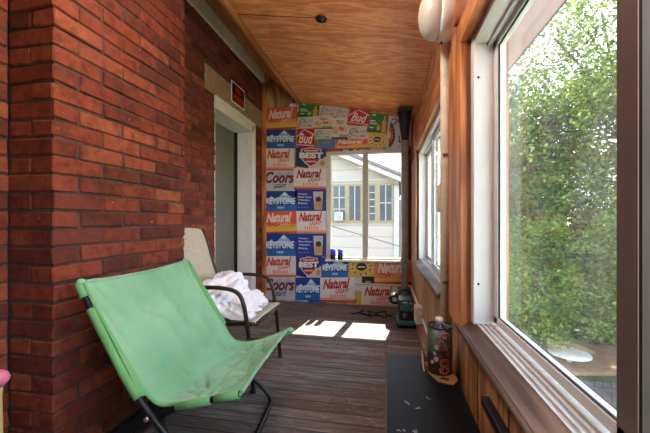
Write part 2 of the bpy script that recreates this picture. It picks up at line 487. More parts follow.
class Carton:
    n = 0
    def __init__(s, quad, base, label, layer=0, cat='carton panel'):
        Carton.n += 1
        if not isinstance(quad[0], tuple):
            x0, y0, x1, y1 = quad; quad = ((x0, y0), (x1, y0), (x1, y1), (x0, y1))
        s.layer = layer; s.y = YB - .004 - .006 * layer - .0004 * (Carton.n % 5)
        s.q = [on_back(a, b, YB) for a, b in quad]            # tl tr br bl  in (x,z)
        xs = [p[0] for p in s.q]; zs = [p[1] for p in s.q]
        s.t = thing('beer_carton_panel', (sum(xs) / 4, s.y, min(zs)), label, cat, 'flattened beer cartons on the back wall')
        bm = bmesh.new(); prism(bm, [s.q[3], s.q[2], s.q[1], s.q[0]], 'Y', s.y, s.y + .0032)
        finish('cardboard', bm, cm(base), s.t); s.k = 0
    def P(s, u, v):
        tl, tr, br, bl = s.q
        return ((1 - u) * (1 - v) * bl[0] + u * (1 - v) * br[0] + (1 - u) * v * tl[0] + u * v * tr[0],
                (1 - u) * (1 - v) * bl[1] + u * (1 - v) * br[1] + (1 - u) * v * tl[1] + u * v * tr[1])
    def put(s, name, polys, rgb):
        s.k += 1; y = s.y - .0004 * s.k; bm = bmesh.new()
        for p in polys:
            V = [bm.verts.new((s.P(u, v)[0], y, s.P(u, v)[1])) for u, v in p]
            try: bm.faces.new(V)
            except ValueError: pass
        bmesh.ops.recalc_face_normals(bm, faces=bm.faces)
        return finish(name, bm, cm(rgb), s.t)
    def text(s, str_, u0, u1, v0, v1, rgb, rise=0.0, name='lettering', **kw):
        vs, fs = text_unit(str_, **kw); s.k += 1; y = s.y - .0004 * s.k; bm = bmesh.new()
        V = []
        for a, b in vs:
            x, z = s.P(u0 + a * (u1 - u0), v0 + b * (v1 - v0) + rise * a); V.append(bm.verts.new((x, y, z)))
        for f in fs:
            try: bm.faces.new([V[i] for i in f])
            except ValueError: pass
        return finish(name, bm, cm(rgb), s.t)
def R_(u0, u1, v0, v1): return [(u0, v0), (u1, v0), (u1, v1), (u0, v1)]
def ell(cu, cv, ru, rv, n=18, a0=0, a1=2 * PI): return [(cu + ru * math.cos(a0 + (a1 - a0) * i / n), cv + rv * math.sin(a0 + (a1 - a0) * i / n)) for i in range(n)]
def stroke(pts, w):
    out = []
    for (a, b), (c, d) in zip(pts, pts[1:]):
        l = math.hypot(c - a, d - b) or 1; nx, ny = -(d - b) / l * w, (c - a) / l * w
        out.append([(a - nx, b - ny * 1.5), (c - nx, d - ny * 1.5), (c + nx, d + ny * 1.5), (a + nx, b + ny * 1.5)])
    return out
def arc(cu, cv, ru, rv, a0, a1, w, n=10):
    return stroke([(cu + ru * math.cos(a0 + (a1 - a0) * i / n), cv + rv * math.sin(a0 + (a1 - a0) * i / n)) for i in range(n + 1)], w)

def natural(q, label, style='white', layer=0):
    if style == 'orange':
        c = Carton(q, (218, 92, 66), label, layer)
        c.put('colour_band', [R_(0, 1, .0, .42)], (226, 150, 70)); c.put('yellow_band', [R_(0, 1, .08, .28)], (226, 178, 78))
        c.text('Natural', .08, .86, .48, .92, (238, 214, 200), .04, shear=.35, bold=.04)
        c.text('LIGHT', .42, .84, .30, .48, (232, 190, 170), .04, shear=.3, bold=.01)
        c.put('splash_mark', stroke([(.1, .46), (.18, .36), (.3, .4), (.42, .34), (.5, .42)], .02), (206, 52, 48))
        c.put('bottom_line', [R_(0, 1, 0, .06)], (206, 60, 40))
    elif style == 'peach':
        c = Carton(q, (222, 130, 120), label, layer)
        c.put('colour_band', [R_(0, 1, .0, .36)], (226, 140, 84)); c.put('yellow_band', [R_(0, 1, .1, .24)], (230, 184, 92))
        c.text('Natural', .08, .9, .42, .9, (236, 216, 208), .04, shear=.35, bold=.04)
        c.text('LIGHT', .45, .86, .26, .42, (232, 196, 180), .03, shear=.3, bold=.01)
        c.put('splash_mark', stroke([(.05, .5), (.14, .38), (.26, .44), (.36, .34), (.44, .4), (.34, .5)], .014), (206, 60, 66))
        c.put('bottom_line', [R_(0, 1, 0, .1)], (204, 58, 40))
    else:
        tc, lc, bc = {'white': ((204, 60, 44), (208, 90, 60), (220, 96, 62)), 'magenta': ((150, 22, 44), (164, 36, 56), (196, 60, 70)), 'warm': ((186, 44, 36), (200, 80, 50), (226, 140, 80)), 'deep': ((168, 24, 42), (180, 60, 60), (206, 80, 76))}[style]
        c = Carton(q, WHT, label, layer)
        c.text('Natural', .08, .86, .52, .93, tc, .05, shear=.35, bold=.04)
        c.text('LIGHT', .44, .86, .36, .53, lc, .03, shear=.3, bold=.03)
        c.put('small_print', [R_(.28 + .07 * i, .325 + .07 * i, .18, .33) for i in range(7)], (222, 150, 120))
        c.put('lower_band', [R_(0, 1, .0, .1)], bc); c.put('thin_line', [R_(0, 1, .13, .155)], bc)
    return c
def keystone(q, label, layer=0):
    c = Carton(q, (28, 74, 152), label, layer)
    c.put('sky_band', [R_(0, 1, .72, 1)], (30, 58, 140))
    c.put('mountain_emblem', [[(.02, .42), (.22, .74), (.3, .62), (.42, .45)], [(.28, .45), (.44, .7), (.62, .95), (.78, .76), (.98, .44)]], (150, 190, 216))
    c.put('snow_cap', [[(.52, .8), (.62, .95), (.72, .83), (.64, .76), (.58, .8)]], (214, 226, 234)); c.put('snow_cap', [[(.15, .62), (.22, .74), (.27, .65), (.21, .62)]], (214, 226, 234))
    c.put('lake_band', [R_(.0, 1, 0, .3)], (34, 104, 176)); c.put('shade_strip', [R_(.04, .97, .3, .36)], (24, 52, 110))
    c.text('KEYSTONE', .04, .96, .33, .66, (226, 230, 234), -.0, shear=.15, bold=.03)
    c.put('small_print', [R_(.4, .62, .12, .22)], (150, 190, 220))
    return c
def coors(q, label, layer=0):
    c = Carton(q, (190, 190, 196), label, layer)
    c.put('mountain_emblem', [[(.3, .68), (.5, .96), (.62, .8), (.8, .98), (.98, .68)]], (168, 176, 190))
    c.text('Coors', .02, .98, .38, .94, (122, 22, 36), .0, shear=.3, bold=.035)
    c.text('LIGHT', .32, .72, .14, .34, (34, 34, 44), .0, bold=.03)
    return c
def best(q, label, layer=0):
    c = Carton(q, (206, 196, 190), label, layer)
    c.put('blue_field', [[(0, .1), (.42, .0), (.42, 1), (0, 1)], [(.6, 1), (1, 1), (1, .55), (.6, .5)]], (30, 52, 110))
    c.put('shield_rim', [[(.16, .92), (.5, 1.0), (.86, .92), (.84, .45), (.68, .2), (.5, .06), (.34, .2), (.18, .45)]], (214, 206, 200))
    c.put('shield_emblem', [[(.2, .89), (.5, .96), (.82, .89), (.8, .46), (.66, .24), (.5, .11), (.36, .24), (.22, .46)]], (180, 34, 44))
    c.put('name_band', [R_(.1, .92, .46, .78)], (36, 50, 100))
    c.text('BEST', .12, .9, .48, .76, (232, 228, 226), .0, bold=.06)
    c.put('small_print', [R_(.28, .74, .81, .87)], (222, 196, 190)); c.put('small_print', [R_(.34, .68, .3, .36)], (222, 196, 190))
    c.put('round_seal', [ell(.88, .24, .08, .14)], (190, 150, 96))
    return c
def bud(q, label, layer=0, word='Bud', span=(.1, .95)):
    c = Carton(q, (188, 24, 34), label, layer)
    c.put('white_stripe', [[(0, .5), (.42, .95), (.42, 1), (0, .6)], [(.42, 1), (1, .72), (1, .64), (.42, .93)], [(0, .12), (1, .06), (1, .12), (0, .18)]], (216, 190, 190))
    c.text(word, span[0], span[1], .22, .78, (236, 224, 222), -.04, shear=.35, bold=.02)
    return c
def glassad(q, label, layer=0):
    c = Carton(q, (26, 56, 140), label, layer)
    for i, s_ in enumerate(('Hops,', 'Barley,', 'Water,', 'Rice.')):
        c.text(s_, .1, .1 + .065 * len(s_), .74 - .14 * i, .83 - .14 * i, (206, 214, 232), bold=.03)
    c.put('small_print', [R_(.1 + .09 * i, .16 + .09 * i, .14, .2) for i in range(4)], (110, 134, 190))
    c.put('glass_picture', [[(.58, .9), (.9, .9), (.87, .06), (.63, .06)]], (196, 190, 186))
    c.put('beer_picture', [[(.63, .52), (.88, .52), (.86, .09), (.645, .09)]], (206, 150, 96))
    c.put('glass_logo', [ell(.75, .55, .09, .12)], (50, 46, 62)); c.put('blue_edge', [R_(.93, 1, 0, 1)], (32, 84, 130))
    return c
def truly(q, label, layer=0):
    c = Carton(q, (222, 212, 200), label, layer)
    c.text('TRULY', .3, .74, .68, .88, (48, 44, 44), bold=.02)
    c.put('fruit_picture', [ell(.1 + .13 * i, .42 + .06 * (i % 2), .055, .13, 10) for i in range(7)], (224, 150, 110))
    c.put('berry_picture', [ell(.58, .5, .05, .1, 8), ell(.7, .46, .04, .09, 8), ell(.2, .3, .04, .07, 8)], (186, 46, 50))
    c.put('leaf_strip', [R_(.45, .98, .08, .2), ell(.3, .25, .05, .06, 8)], (146, 168, 76)); c.put('base_strip', [R_(0, 1, -.02, .07)], (40, 34, 30))
    return c
def wave(q, label, layer=0):
    c = Carton(q, (210, 202, 198), label, layer)
    c.put('wave_emblem', arc(.3, .45, .2, .36, 0, PI, .02) + arc(.3, .42, .12, .24, 0, PI * 1.2, .016) + arc(.16, .25, .12, .18, PI * .3, PI * 1.6, .018) + arc(.42, .3, .16, .3, PI * .1, PI * .9, .014) + arc(.3, .15, .2, .1, 0, PI, .014), (112, 110, 118))
    c.put('small_print', [R_(.62 + .08 * (i % 4), .67 + .08 * (i % 4), .6 - .12 * (i // 4), .68 - .12 * (i // 4)) for i in range(8)], (160, 158, 160))
    c.put('fruit_picture', [ell(.72, .22, .16, .07, 10)], (206, 110, 96))
    return c
def green(q, label, layer=0, flip=False):
    c = Carton(q, (44, 122, 46), label, layer)
    c.put('dark_strip', [R_(.0, .66, .02, .2)], (30, 92, 38))
    c.put('white_print', [R_(.14, .34, .86, .93), R_(.08, .36, .55, .62), R_(.08, .46, .42, .49), R_(.1, .3, .2, .27)], (196, 214, 190))
    c.put('bottle_picture', [ell(.82, .5, .12, .2, 14), R_(.77, .88, .62, .92), R_(.72, .92, .02, .34)], (226, 152, 60))
    c.put('lime_picture', [ell(.55, .25, .1, .16, 12)], (150, 190, 60))
    return c
def yellow(q, label, layer=0):
    c = Carton(q, (214, 182, 80), label, layer)
    c.put('ray_marks', [[(.5 + .24 * math.cos(a), .52 + .3 * math.sin(a)), (.5 + .46 * math.cos(a - .09), .52 + .46 * math.sin(a - .09)), (.5 + .46 * math.cos(a + .09), .52 + .46 * math.sin(a + .09))] for a in [i * PI / 7 for i in range(14)]], (238, 214, 140))
    for a in [.2 + i * PI / 5 for i in range(10)]: c.put('seed_mark', [ell(.5 + .36 * math.cos(a), .52 + .38 * math.sin(a), .035, .06, 8)], (98, 74, 34))
    c.put('oval_badge', [ell(.5, .54, .2, .2)], (28, 26, 26)); c.put('badge_stroke', [R_(.36, .64, .5, .57)], (210, 204, 190))
    return c

# left column, top to bottom
natural(((266.5, 109), (298, 106.5), (296.5, 128.5), (266, 130)), 'orange-red carton panel with white script, topmost of the left column', 'orange', 1)
keystone((265.6, 129.5, 295.8, 148.5), 'blue mountain carton panel, upper of the left column, just below the top orange one')
natural((265, 148.5, 294.5, 170.5), 'white carton panel with orange-red script, third from top in the left column')
coors((264.8, 170.5, 295, 191), 'silver carton panel with dark red script beside the doorway, upper of the two')
keystone((264.6, 191, 297, 211), 'blue mountain carton panel in the left column, halfway up, below silver panel')
natural(((263.8, 211.5), (296.5, 211), (297, 232.5), (264.6, 233.5)), 'orange and yellow carton panel halfway down the left column', 'orange', 1)
keystone((264.8, 233.5, 295.6, 256), 'blue mountain carton panel in the left column, third from bottom')
natural((264, 256, 296.2, 277), 'white carton panel with orange script above the lowest silver panel at left')
coors((264, 277, 295.5, 299), 'silver carton panel with dark red script behind patio chair arm, lowest of left column')
# second column
c = Carton(((289.5, 104.2), (301, 102.6), (298.5, 112), (289.5, 111)), WHT, 'plain white carton corner sticking out beside the moulding end', 0)
green(((299.6, 103), (320, 106), (318.6, 116.5), (298, 117.5)), 'green carton panel with orange bottle, left one of the two green panels', 1)
wave(((298, 117), (314.5, 116.5), (314, 128), (296.5, 129)), 'white wave carton panel under the left green panel')
bud((297, 129, 314.5, 147.5), 'red carton panel with white script beside the top blue mountain panel', 1)
best((296, 147.5, 326.2, 168.5), 'navy carton panel with red shield, upper one beside the window top', 0)
natural((294, 168.5, 326.4, 189.5), 'white carton panel with dark crimson script, left of window', 'magenta', 1)
glassad((295, 189.5, 326.4, 211), 'deep blue carton panel with beer glass, upper of the two left of window')
natural((296.5, 211, 326.4, 233.5), 'white carton panel with brick-red script between the two beer glass panels', 'warm', 0)
glassad((295.6, 233.5, 326.4, 256.5), 'deep blue carton panel with beer glass, lower of the two left of window')
best((296, 256.5, 321.5, 277.5), 'navy carton panel with red shield, lower one near the sill')
keystone((295.5, 277.5, 320.8, 300), 'blue mountain carton panel lowest on the wall, above the white floor strip', 1)
c = Carton((273, 298, 309, 306.5), (196, 186, 182), 'low white and red carton strip along the floor at left', 0)
c.put('red_strip', [R_(.2, 1, 0, .22)], (130, 50, 52)); c.put('faded_print', [R_(.1, .4, .4, .8), R_(.5, .7, .35, .7)], (176, 130, 130))
c = Carton(((308.5, 299.5), (326, 299.5), (325.6, 309.4), (308.5, 308.4)), (40, 86, 170), 'small plain blue carton panel at the floor', 2)
c.put('small_print', [R_(.3, .7, .55, .75)], (130, 140, 150)); c.put('pale_strip', [R_(0, 1, 0, .14)], (110, 150, 210))
# below the window
keystone((321.4, 257.6, 348.6, 277), 'blue mountain carton panel directly under the window jars', 1)
yellow((348.6, 258, 374.6, 277), 'yellow sunburst carton panel with black oval under the window middle')
natural((374.6, 259.5, 411.3, 284), 'large orange-pink carton panel under the window at right', 'peach', 1)
c = Carton((362, 276.3, 374.4, 284), (34, 30, 30), 'black carton scrap under the yellow sunburst panel', 2)
c.put('small_print', [R_(.3, .7, .2, .4)], (190, 186, 180))
c = Carton((354.6, 277, 362.4, 291), (204, 206, 214), 'small pale carton scrap between the two lower white panels', 0)
natural(((320.4, 277.5), (355, 277), (355, 302.5), (320.4, 301.5)), 'white carton panel with deep red script under the window at left', 'deep', 2)
natural(((361.6, 285), (397.6, 285.6), (397.2, 309), (361, 307.5)), 'white carton panel low beside the steel pipe, over bare plywood', 'warm', 1)
c = Carton((347.8, 291, 361.2, 308.6), (226, 176, 62), 'narrow golden yellow carton panel at the floor', 2)
c.put('badge', [ell(.45, .45, .22, .14)], (120, 100, 50))
c = Carton(((326.4, 301.5), (347.8, 303.5), (347.8, 312), (326.4, 310.4)), (206, 186, 60), 'yellow-green carton strip with black oval at the floor', 1)
c.put('oval_badge', [ell(.45, .5, .2, .3)], (30, 34, 30)); c.put('blue_patch', [ell(.12, .5, .08, .2)], (40, 60, 110))
c = Carton((348, 306.5, 372, 313), (112, 128, 62), 'dull green carton scrap at the floor below golden panel', 0)
c.put('pale_strip', [R_(0, 1, .7, .9)], (180, 180, 120))
# above the window
wave(((319.8, 104.6), (337, 106.6), (336.6, 116.5), (319.6, 116.5)), 'white wave carton panel high on the wall right of left green panel')
truly((313.6, 116.4, 333, 128.8), 'white fruit carton panel, upper left of the two near the ceiling', 1)
wave(((336, 106.8), (348, 108.4), (347, 118.4), (336, 117.6)), 'small white wave carton panel below the ceiling left of large red panel')
wave((314, 128.5, 332, 139.5), 'white wave carton panel above the small light blue panel')
truly((331.6, 118, 348, 139), 'white fruit carton panel, lower right of the two above the window', 1)
wave((347.6, 126, 368.4, 139), 'white wave carton panel below the large red script panel')
bud(((350.5, 108.6), (370.6, 111.4), (368.2, 126.6), (346.6, 124.6)), 'large tilted red carton panel with white script near the ceiling', 2, 'Bud', (.15, .9))
green(((370, 112.6), (388.6, 114.8), (387, 133.4), (366.6, 132)), 'green carton panel with orange bottles, right one of the two green panels', 1)
yellow(((368.4, 133), (387.6, 134), (386, 147.6), (367.2, 147)), 'yellow carton panel with black oval above the window', 2)
natural(((334.6, 139), (368.4, 139), (368, 147.8), (335, 149.6)), 'narrow orange carton panel directly above the window', 'orange', 0)
c = Carton(((318.4, 139.2), (335.6, 139.2), (335.2, 148), (318, 149)), (66, 122, 184), 'light blue carton panel above the window left corner', 2)
c.put('faded_print', [R_(.25, .7, .5, .72)], (150, 120, 120))
c = Carton((325.8, 148.6, 369, 152.4), (168, 48, 46), 'thin red and black carton strip lying along the window head', 1)
c.put('black_print', [R_(.35, .6, .1, .9)], (24, 20, 22)); c.put('white_print', [R_(.4, .55, .3, .7), R_(.65, .72, .3, .8), R_(.78, .95, .3, .7)], (196, 180, 176))
c = Carton(((388.6, 116), (405, 118.2), (404.6, 149.6), (386.2, 148.6)), (206, 198, 194), 'pale carton panel with red ring and black letter beside pipe top', 0)
c.put('ring_emblem', arc(.12, .42, .28, .3, -PI * .5, PI * .5, .06), (60, 40, 42)); c.put('red_ring', arc(.1, .42, .18, .2, -PI * .5, PI * .5, .06), (190, 70, 54))
c.put('wave_emblem', arc(.4, .82, .22, .12, 0, PI, .02) + arc(.6, .76, .2, .12, 0, PI, .02) + arc(.4, .7, .1, .1, 0, PI * 1.6, .02), (120, 116, 124))
c.text('L', .66, .82, .22, .42, (30, 28, 28), bold=.04)
c = Carton((409, 119, 413.2, 148), (176, 34, 52), 'narrow red and white carton edge right of the pipe', 0)
c.put('white_strip', [R_(.1, .5, .05, .95)], (214, 200, 204))

# dark red wood strip right of the window
finish('trim_4', B(wx1 + .004, XR, YB - .006, YB, wz0, on_back(405, 150)[1]), plain('oxblood_wood', (104, 52, 38), .7, 0, .3, 30), kind='structure')

# ================================================================ RIGHT WINDOWS
M['alu'] = plain('grey_aluminium', (196, 194, 190), .4, .1, .12, 30)
M['frame'] = plain('offwhite_vinyl', (214, 212, 208), .42, 0, .05)
M['brown'] = plain('brown_stile', (96, 78, 70), .5, 0, .08)
M['gasket'] = plain('black_gasket', (14, 14, 16), .6)
def side_window(name, y0, y1, splits, mt):
    w = bpy.data.objects.new(name, None); COL.objects.link(w); w['kind'] = 'structure'; ORG[w.name] = Vector((0, 0, 0))
    fx0, fx1 = .296, .40
    bm = bmesh.new()
    box(bm, fx0, fx1, y1 - .036, y1, WZ0 + .01, WZ1); box(bm, fx0, fx1, y0, y0 + .036, WZ0 + .01, WZ1)
    box(bm, fx0 + .004, fx1, y0 + .036, y1 - .036, WZ1 - .034, WZ1)
    finish('frame', bm, M['frame'], w, bevel=.003)
    bm = bmesh.new(); box(bm, .306, .40, y0 + .036, y1 - .036, WZ0 - .005, WZ0 + .008)
    for x in (.306, .322, .338, .352):
        box(bm, x, x + .005, y0 + .036, y1 - .036, WZ0 + .006, WZ0 + .015)
    finish('sill_track', bm, M['alu'], w)
    bm = bmesh.new()
    box(bm, .341, .352, y0 + .036, y1 - .036, WZ1 - .046, WZ1 - .034)
    finish('head_track', bm, M['alu'], w)
    for (a, b, x, mat_near, mat_far) in splits:
        za, zb = WZ0 + .022, WZ1 - .038
        s = bmesh.new()
        box(s, x, x + .026, a, b, za, za + .024); box(s, x, x + .026, a, b, zb - .024, zb)
        sash = finish('sash', s, M['frame'], w, bevel=.002)
        finish('stile', B(x, x + .026, b - .034, b, za, zb), M[mat_far], sash, bevel=.002)
        finish('stile', B(x, x + .026, a, a + .046, za, zb), M[mat_near], sash, bevel=.002)
        bm = bmesh.new()
        box(bm, x + .004, x + .009, a + .046, b - .034, za + .024, za + .027); box(bm, x + .004, x + .009, a + .046, b - .034, zb - .027, zb - .024)
        box(bm, x + .004, x + .009, a + .046, a + .049, za + .024, zb - .024); box(bm, x + .004, x + .009, b - .037, b - .034, za + .024, zb - .024)
        finish('gasket', bm, M['gasket'], sash)
        finish('pane', B(x + .011, x + .014, a + .046, b - .034, za + .024, zb - .024), M[mt], sash)
    return w
w3 = side_window('window_2', FY0, FY1, [(FY0 + .037, 2.45, .33, 'frame', 'frame'), (2.40, FY1 - .037, .362, 'frame', 'frame')], 'glass')
w2 = side_window('window_3', NY0, NY1, [(.542, NY1 - .037, .36, 'brown', 'frame'), (-.30, .499, .33, 'frame', 'frame'), (NY0 + .037, -.25, .362, 'brown', 'frame')], 'glass_dirty')
# screws in the near frame jamb
for z in (1.49, .78):
    finish('screw', LA([(0, 0), (.004, 0), (.004, .002), (0, .002)], (.312 , NY1 - .0375, z), 'Y', 10), M['gasket'], w2)
# white strip / gasket / blue-grey vinyl beyond the brown stile
finish('stile_strip', B(.328, .3299, .4870, .4925, WZ0 + .022, WZ1 - .038), M['gasket'], w2)
finish('stile_strip', B(.328, .3299, .4400, .4868, WZ0 + .022, WZ1 - .038), plain('blue_grey_vinyl', (150, 164, 174), .5), w2)

def casing(n, y0, y1):
    # worn wooden sill: stool rising to the window with a rounded nose
    bm = bmesh.new()
    prism(bm, [(.262, .600), (.262, .618), (.305, .642), (.305, .600)], 'Y', y0 - .02, y1 + .02)
    tube(bm, [(.264, y0 - .03, .606), (.264, y1 + .03, .606)], .0105, 10)
    finish('trim_%d' % n, bm, M['nose'], kind='structure')
casing(5, FY0, FY1); casing(6, NY0, NY1)
bm = bmesh.new(); box(bm, .262, .30, NY1 + .004, 1.45, .60, WZ1 + .085)
finish('trim_7', bm, M['post'], kind='structure', bevel=.003)
bm = bmesh.new(); box(bm, .262, .33, NY0 - .1, NY1 + .004, WZ1 + .0, WZ1 + .085)
finish('trim_8', bm, M['postY'], kind='structure', bevel=.003)
bm = bmesh.new(); box(bm, .268, .33, FY0 - .26, FY1 + .14, WZ1, WZ1 + .10)
finish('trim_9', bm, M['postY'], kind='structure', bevel=.003)
bm = bmesh.new(); box(bm, .272, .30, FY1 + .0, FY1 + .13, .6, WZ1)
finish('trim_10', bm, M['post'], kind='structure', bevel=.003)
# vertical plywood joint lines below the window
bm = bmesh.new()
for y in (1.08, .82, .72, .5, 1.5, 2.3): box(bm, XR - .0015, XR + .003, y, y + .004, 0, .6)
finish('trim_11', bm, dark, kind='structure')
# skirting
finish('baseboard_right', B(XR - .014, XR, 1.45, YB - .02, 0, .05), M['ply_wall'], kind='structure')
finish('baseboard_left', B(XP + .004, XP + .03, YP0 - .02, YP1, 0, .075), plain('black_skirting', (22, 20, 22), .7), kind='structure')

# black rail on the wall below the near window
br = finish('wall_rail', B(XR - .024, XR - .001, .3, .965, .482, .508), plain('black_rail', (20, 18, 18), .5), bevel=.003)
tag(br, 'black rail fixed along the plywood below the near window', 'rail')

# ---- cream pipe between the windows
t = thing('conduit_pipe', (.262, 1.5, 0), 'cream vertical conduit pipe between the two side windows', 'pipe')
cr = plain('cream_paint', (222, 210, 182), .6, 0, .14, 25)
finish('pipe', T([(.260, 1.5, 0), (.260, 1.5, zc(.262) - .001)], .022, 12), cr, t)
bm = bmesh.new(); box(bm, .245, .284, 1.475, 1.525, 1.28, 1.292); box(bm, .245, .284, 1.475, 1.525, .72, .732)
finish('pipe_clip', bm, plain('steel_clip', (130, 126, 118), .5, .6), t)
t = thing('junction_box', (.255, 1.6, 1.03), 'small cream junction box beside the conduit pipe', 'junction box')
finish('box_body', B(.248, .286, 1.56, 1.66, 1.04, 1.17), plain('cream_plastic', (232, 226, 212), .5), t, bevel=.004)
finish('box_cover', B(.243, .248, 1.566, 1.654, 1.046, 1.164), plain('cream_plastic', (232, 226, 212), .5), t, bevel=.002)

# ---- white raceway low on the walls with a grey box
M['race'] = plain('raceway_white', (232, 226, 214), .5, 0, .06)
t = thing('wall_raceway', (.27, 3.0, .2), 'thin white cable raceway running low along plywood into corner', 'raceway')
finish('raceway_run', T([(on_back(356, 285)[0], YB - .022, .253), (XR - .012, YB - .022, .245), (XR - .009, YB - .05, .245), (XR - .009, 2.72, .25)], .010, 8), M['race'], t)
finish('raceway_run', T([(XR - .009, 2.6, .24), (XR - .009, 1.6, .235)], .010, 8), M['race'], t)
finish('outlet_box', B(XR - .058, XR - .001, 2.60, 2.72, .18, .31), plain('outlet_grey', (214, 206, 192), .5), t, bevel=.005)

# ---- wall light (porch fixture)
t = thing('wall_light', (.3, 1.33, 1.86), 'round frosted glass porch light with white base near the ceiling', 'light')
def frosted():
    tt = NT('frosted_glass'); tt.base(s2l((206, 198, 182))); tt.b.inputs['Roughness'].default_value = .35
    tt.b.inputs['Subsurface Weight'].default_value = .25; tt.b.inputs['Subsurface Radius'].default_value = (.03, .03, .03); return tt.m
lx, ly, lz = .208, 1.36, 1.833
finish('base_plate', LA([(0, .117), (.05, .117), (.05, .05), (.1, .05), (.103, .044), (.102, .01), (.098, .0), (0, .0)], (lx, ly, lz), 'X', 36), M['white'], t)
finish('glass_dome', LA([(.093, 0), (.095, -.018), (.088, -.042), (.070, -.060), (.043, -.072), (.015, -.077), (0, -.0775)], (lx, ly, lz), 'X', 36), frosted(), t)
finish('finial', LA([(0, 0), (.004, 0), (.004, .008), (0, .009)], (lx + .012, ly - .0, lz - .112 - .008), 'Z', 8), M['gasket'], t)

# ---- added globe fill lamp, out of view above the frame, to brighten the porch
t = thing('added_fill_lamp', (-.45, .88, 2.1), 'added fill lamp, round white globe on a brass canopy below the plywood ceiling', 'lamp')
gx_, gy_, gz_ = -.45, .88, 2.13
e = NT('fill_globe'); e.b.inputs['Emission Color'].default_value = (1, .975, .95, 1); e.b.inputs['Emission Strength'].default_value = FILL_LAMP
finish('globe', LA([(0, -.13), (.05, -.12), (.095, -.088), (.122, -.045), (.13, 0), (.122, .045), (.095, .088), (.05, .12), (.035, .125)], (gx_, gy_, gz_), 'Z', 28), e.m, t)
finish('canopy', LA([(0, .12), (.05, .12), (.06, .14), (.06, zc(gx_) - gz_), (0, zc(gx_) - gz_)], (gx_, gy_, gz_), 'Z', 24), plain('brass', (180, 150, 96), .35, .8), t)
# ---- open ceiling box with old socket
t = thing('ceiling_socket', (-.35, 2.0, 2.3), 'small dark burnt ceiling socket in the plywood ceiling', 'socket')
cx_, cy_ = -.412, 2.06; cz_ = zc(cx_)
finish('socket_rim', LA([(.033, -.001), (.044, -.004), (.046, 0), (.040, .001)], (cx_, cy_, cz_ ), 'Z', 20), plain('scorched_wood', (58, 30, 18), .9), t)
finish('socket_body', LA([(0, -.018), (.018, -.017), (.024, -.008), (.038, -.003), (.036, .0), (0, .001)], (cx_, cy_, cz_), 'Z', 20), plain('black_bakelite', (22, 14, 12), .35), t)
finish('socket_screw', LA([(0, -.022), (.006, -.021), (.006, -.016), (0, -.016)], (cx_ + .006, cy_ - .012, cz_), 'Z', 10), plain('bare_steel', (150, 140, 130), .3, .9), t)
# ---- bulb / metal scrap on the corner plywood
hk = finish('blue_wire_nut', LA([(0, 0), (.012, 0), (.008, .03), (0, .032)], (-1.455, YB - .034, 2.69 - .03), 'Y', 10), plain('blue_nut', (70, 90, 170), .4)); tag(hk, 'tiny blue wire nut on the plywood corner above the cartons', 'wire nut')

# ================================================================ STEEL PIPE AND WASHER MACHINE
pxm, pym = .2, 3.58
t = thing('steel_pipe', (pxm, pym, 0), 'dark grey steel support pipe with flared black top beside the back window', 'pipe')
M['steel'] = plain('weathered_steel', (150, 152, 152), .55, .1, .2, 18)
finish('pipe', T([(pxm, pym, .0), (pxm, pym, 2.0)], .037, 18), M['steel'], t)
bm = bmesh.new(); lathe(bm, [(.038, 1.86), (.044, 1.93), (.052, 2.0), (.058, 2.06), (.066, 2.10), (.068, zc(pxm) - .03)], (pxm, pym, 0), 'Z', 20)
finish('flared_cap', bm, plain('black_iron', (26, 24, 26), .6), t)
finish('top_plate', B(pxm - .075, pxm + .075, pym - .07, pym + .07, zc(pxm) - .055, zc(pxm) - .024), plain('black_iron', (26, 24, 26), .6), t)

t = thing('pressure_washer', (.19, 3.15, 0), 'black and teal machine standing on the floor in the back corner', 'machine')
teal = plain('teal_plastic', (34, 104, 106), .45); blk = plain('black_plastic', (22, 22, 26), .45)
finish('base_tray', B(.105, .262, 3.0, 3.3, .035, .075), teal, t, bevel=.008)
bm = bmesh.new(); prism(bm, [(3.02, .075), (3.29, .075), (3.27, .2), (3.2, .27), (3.08, .25), (3.03, .17)], 'X', .115, .25)
finish('housing', bm, blk, t, bevel=.012)
bm = bmesh.new(); prism(bm, [(.135, .17), (.2, .16), (.215, .21), (.2, .245), (.15, .24)], 'Y', 3.008, 3.05)
finish('front_panel', bm, teal, t, bevel=.004)
finish('dial', LA([(0, 0), (.022, 0), (.02, .014), (0, .015)], (.17, 3.0, .13), 'Y', 16), plain('violet_dial', (96, 90, 150), .4), t)
for x in (.108, .259):
    finish('wheel', LA([(0, -.012), (.030, -.012), (.032, 0), (.030, .012), (0, .012)], (x, 3.08, .036), 'X', 18), blk, t)
finish('handle', T([(.13, 3.24, .22), (.128, 3.26, .31), (.235, 3.26, .31), (.237, 3.24, .22)], .009, 8, 1), blk, t)
bm = bmesh.new()
for k_ in range(3):
    tube(bm, [(.225 + .012 * math.cos(a), 3.05 + .0 - .01 * k_, .2 + .035 * math.sin(a)) for a in [i * PI / 7 for i in range(15)]], .004, 6)
finish('hose', bm, plain('pale_hose', (150, 160, 150), .5), t)
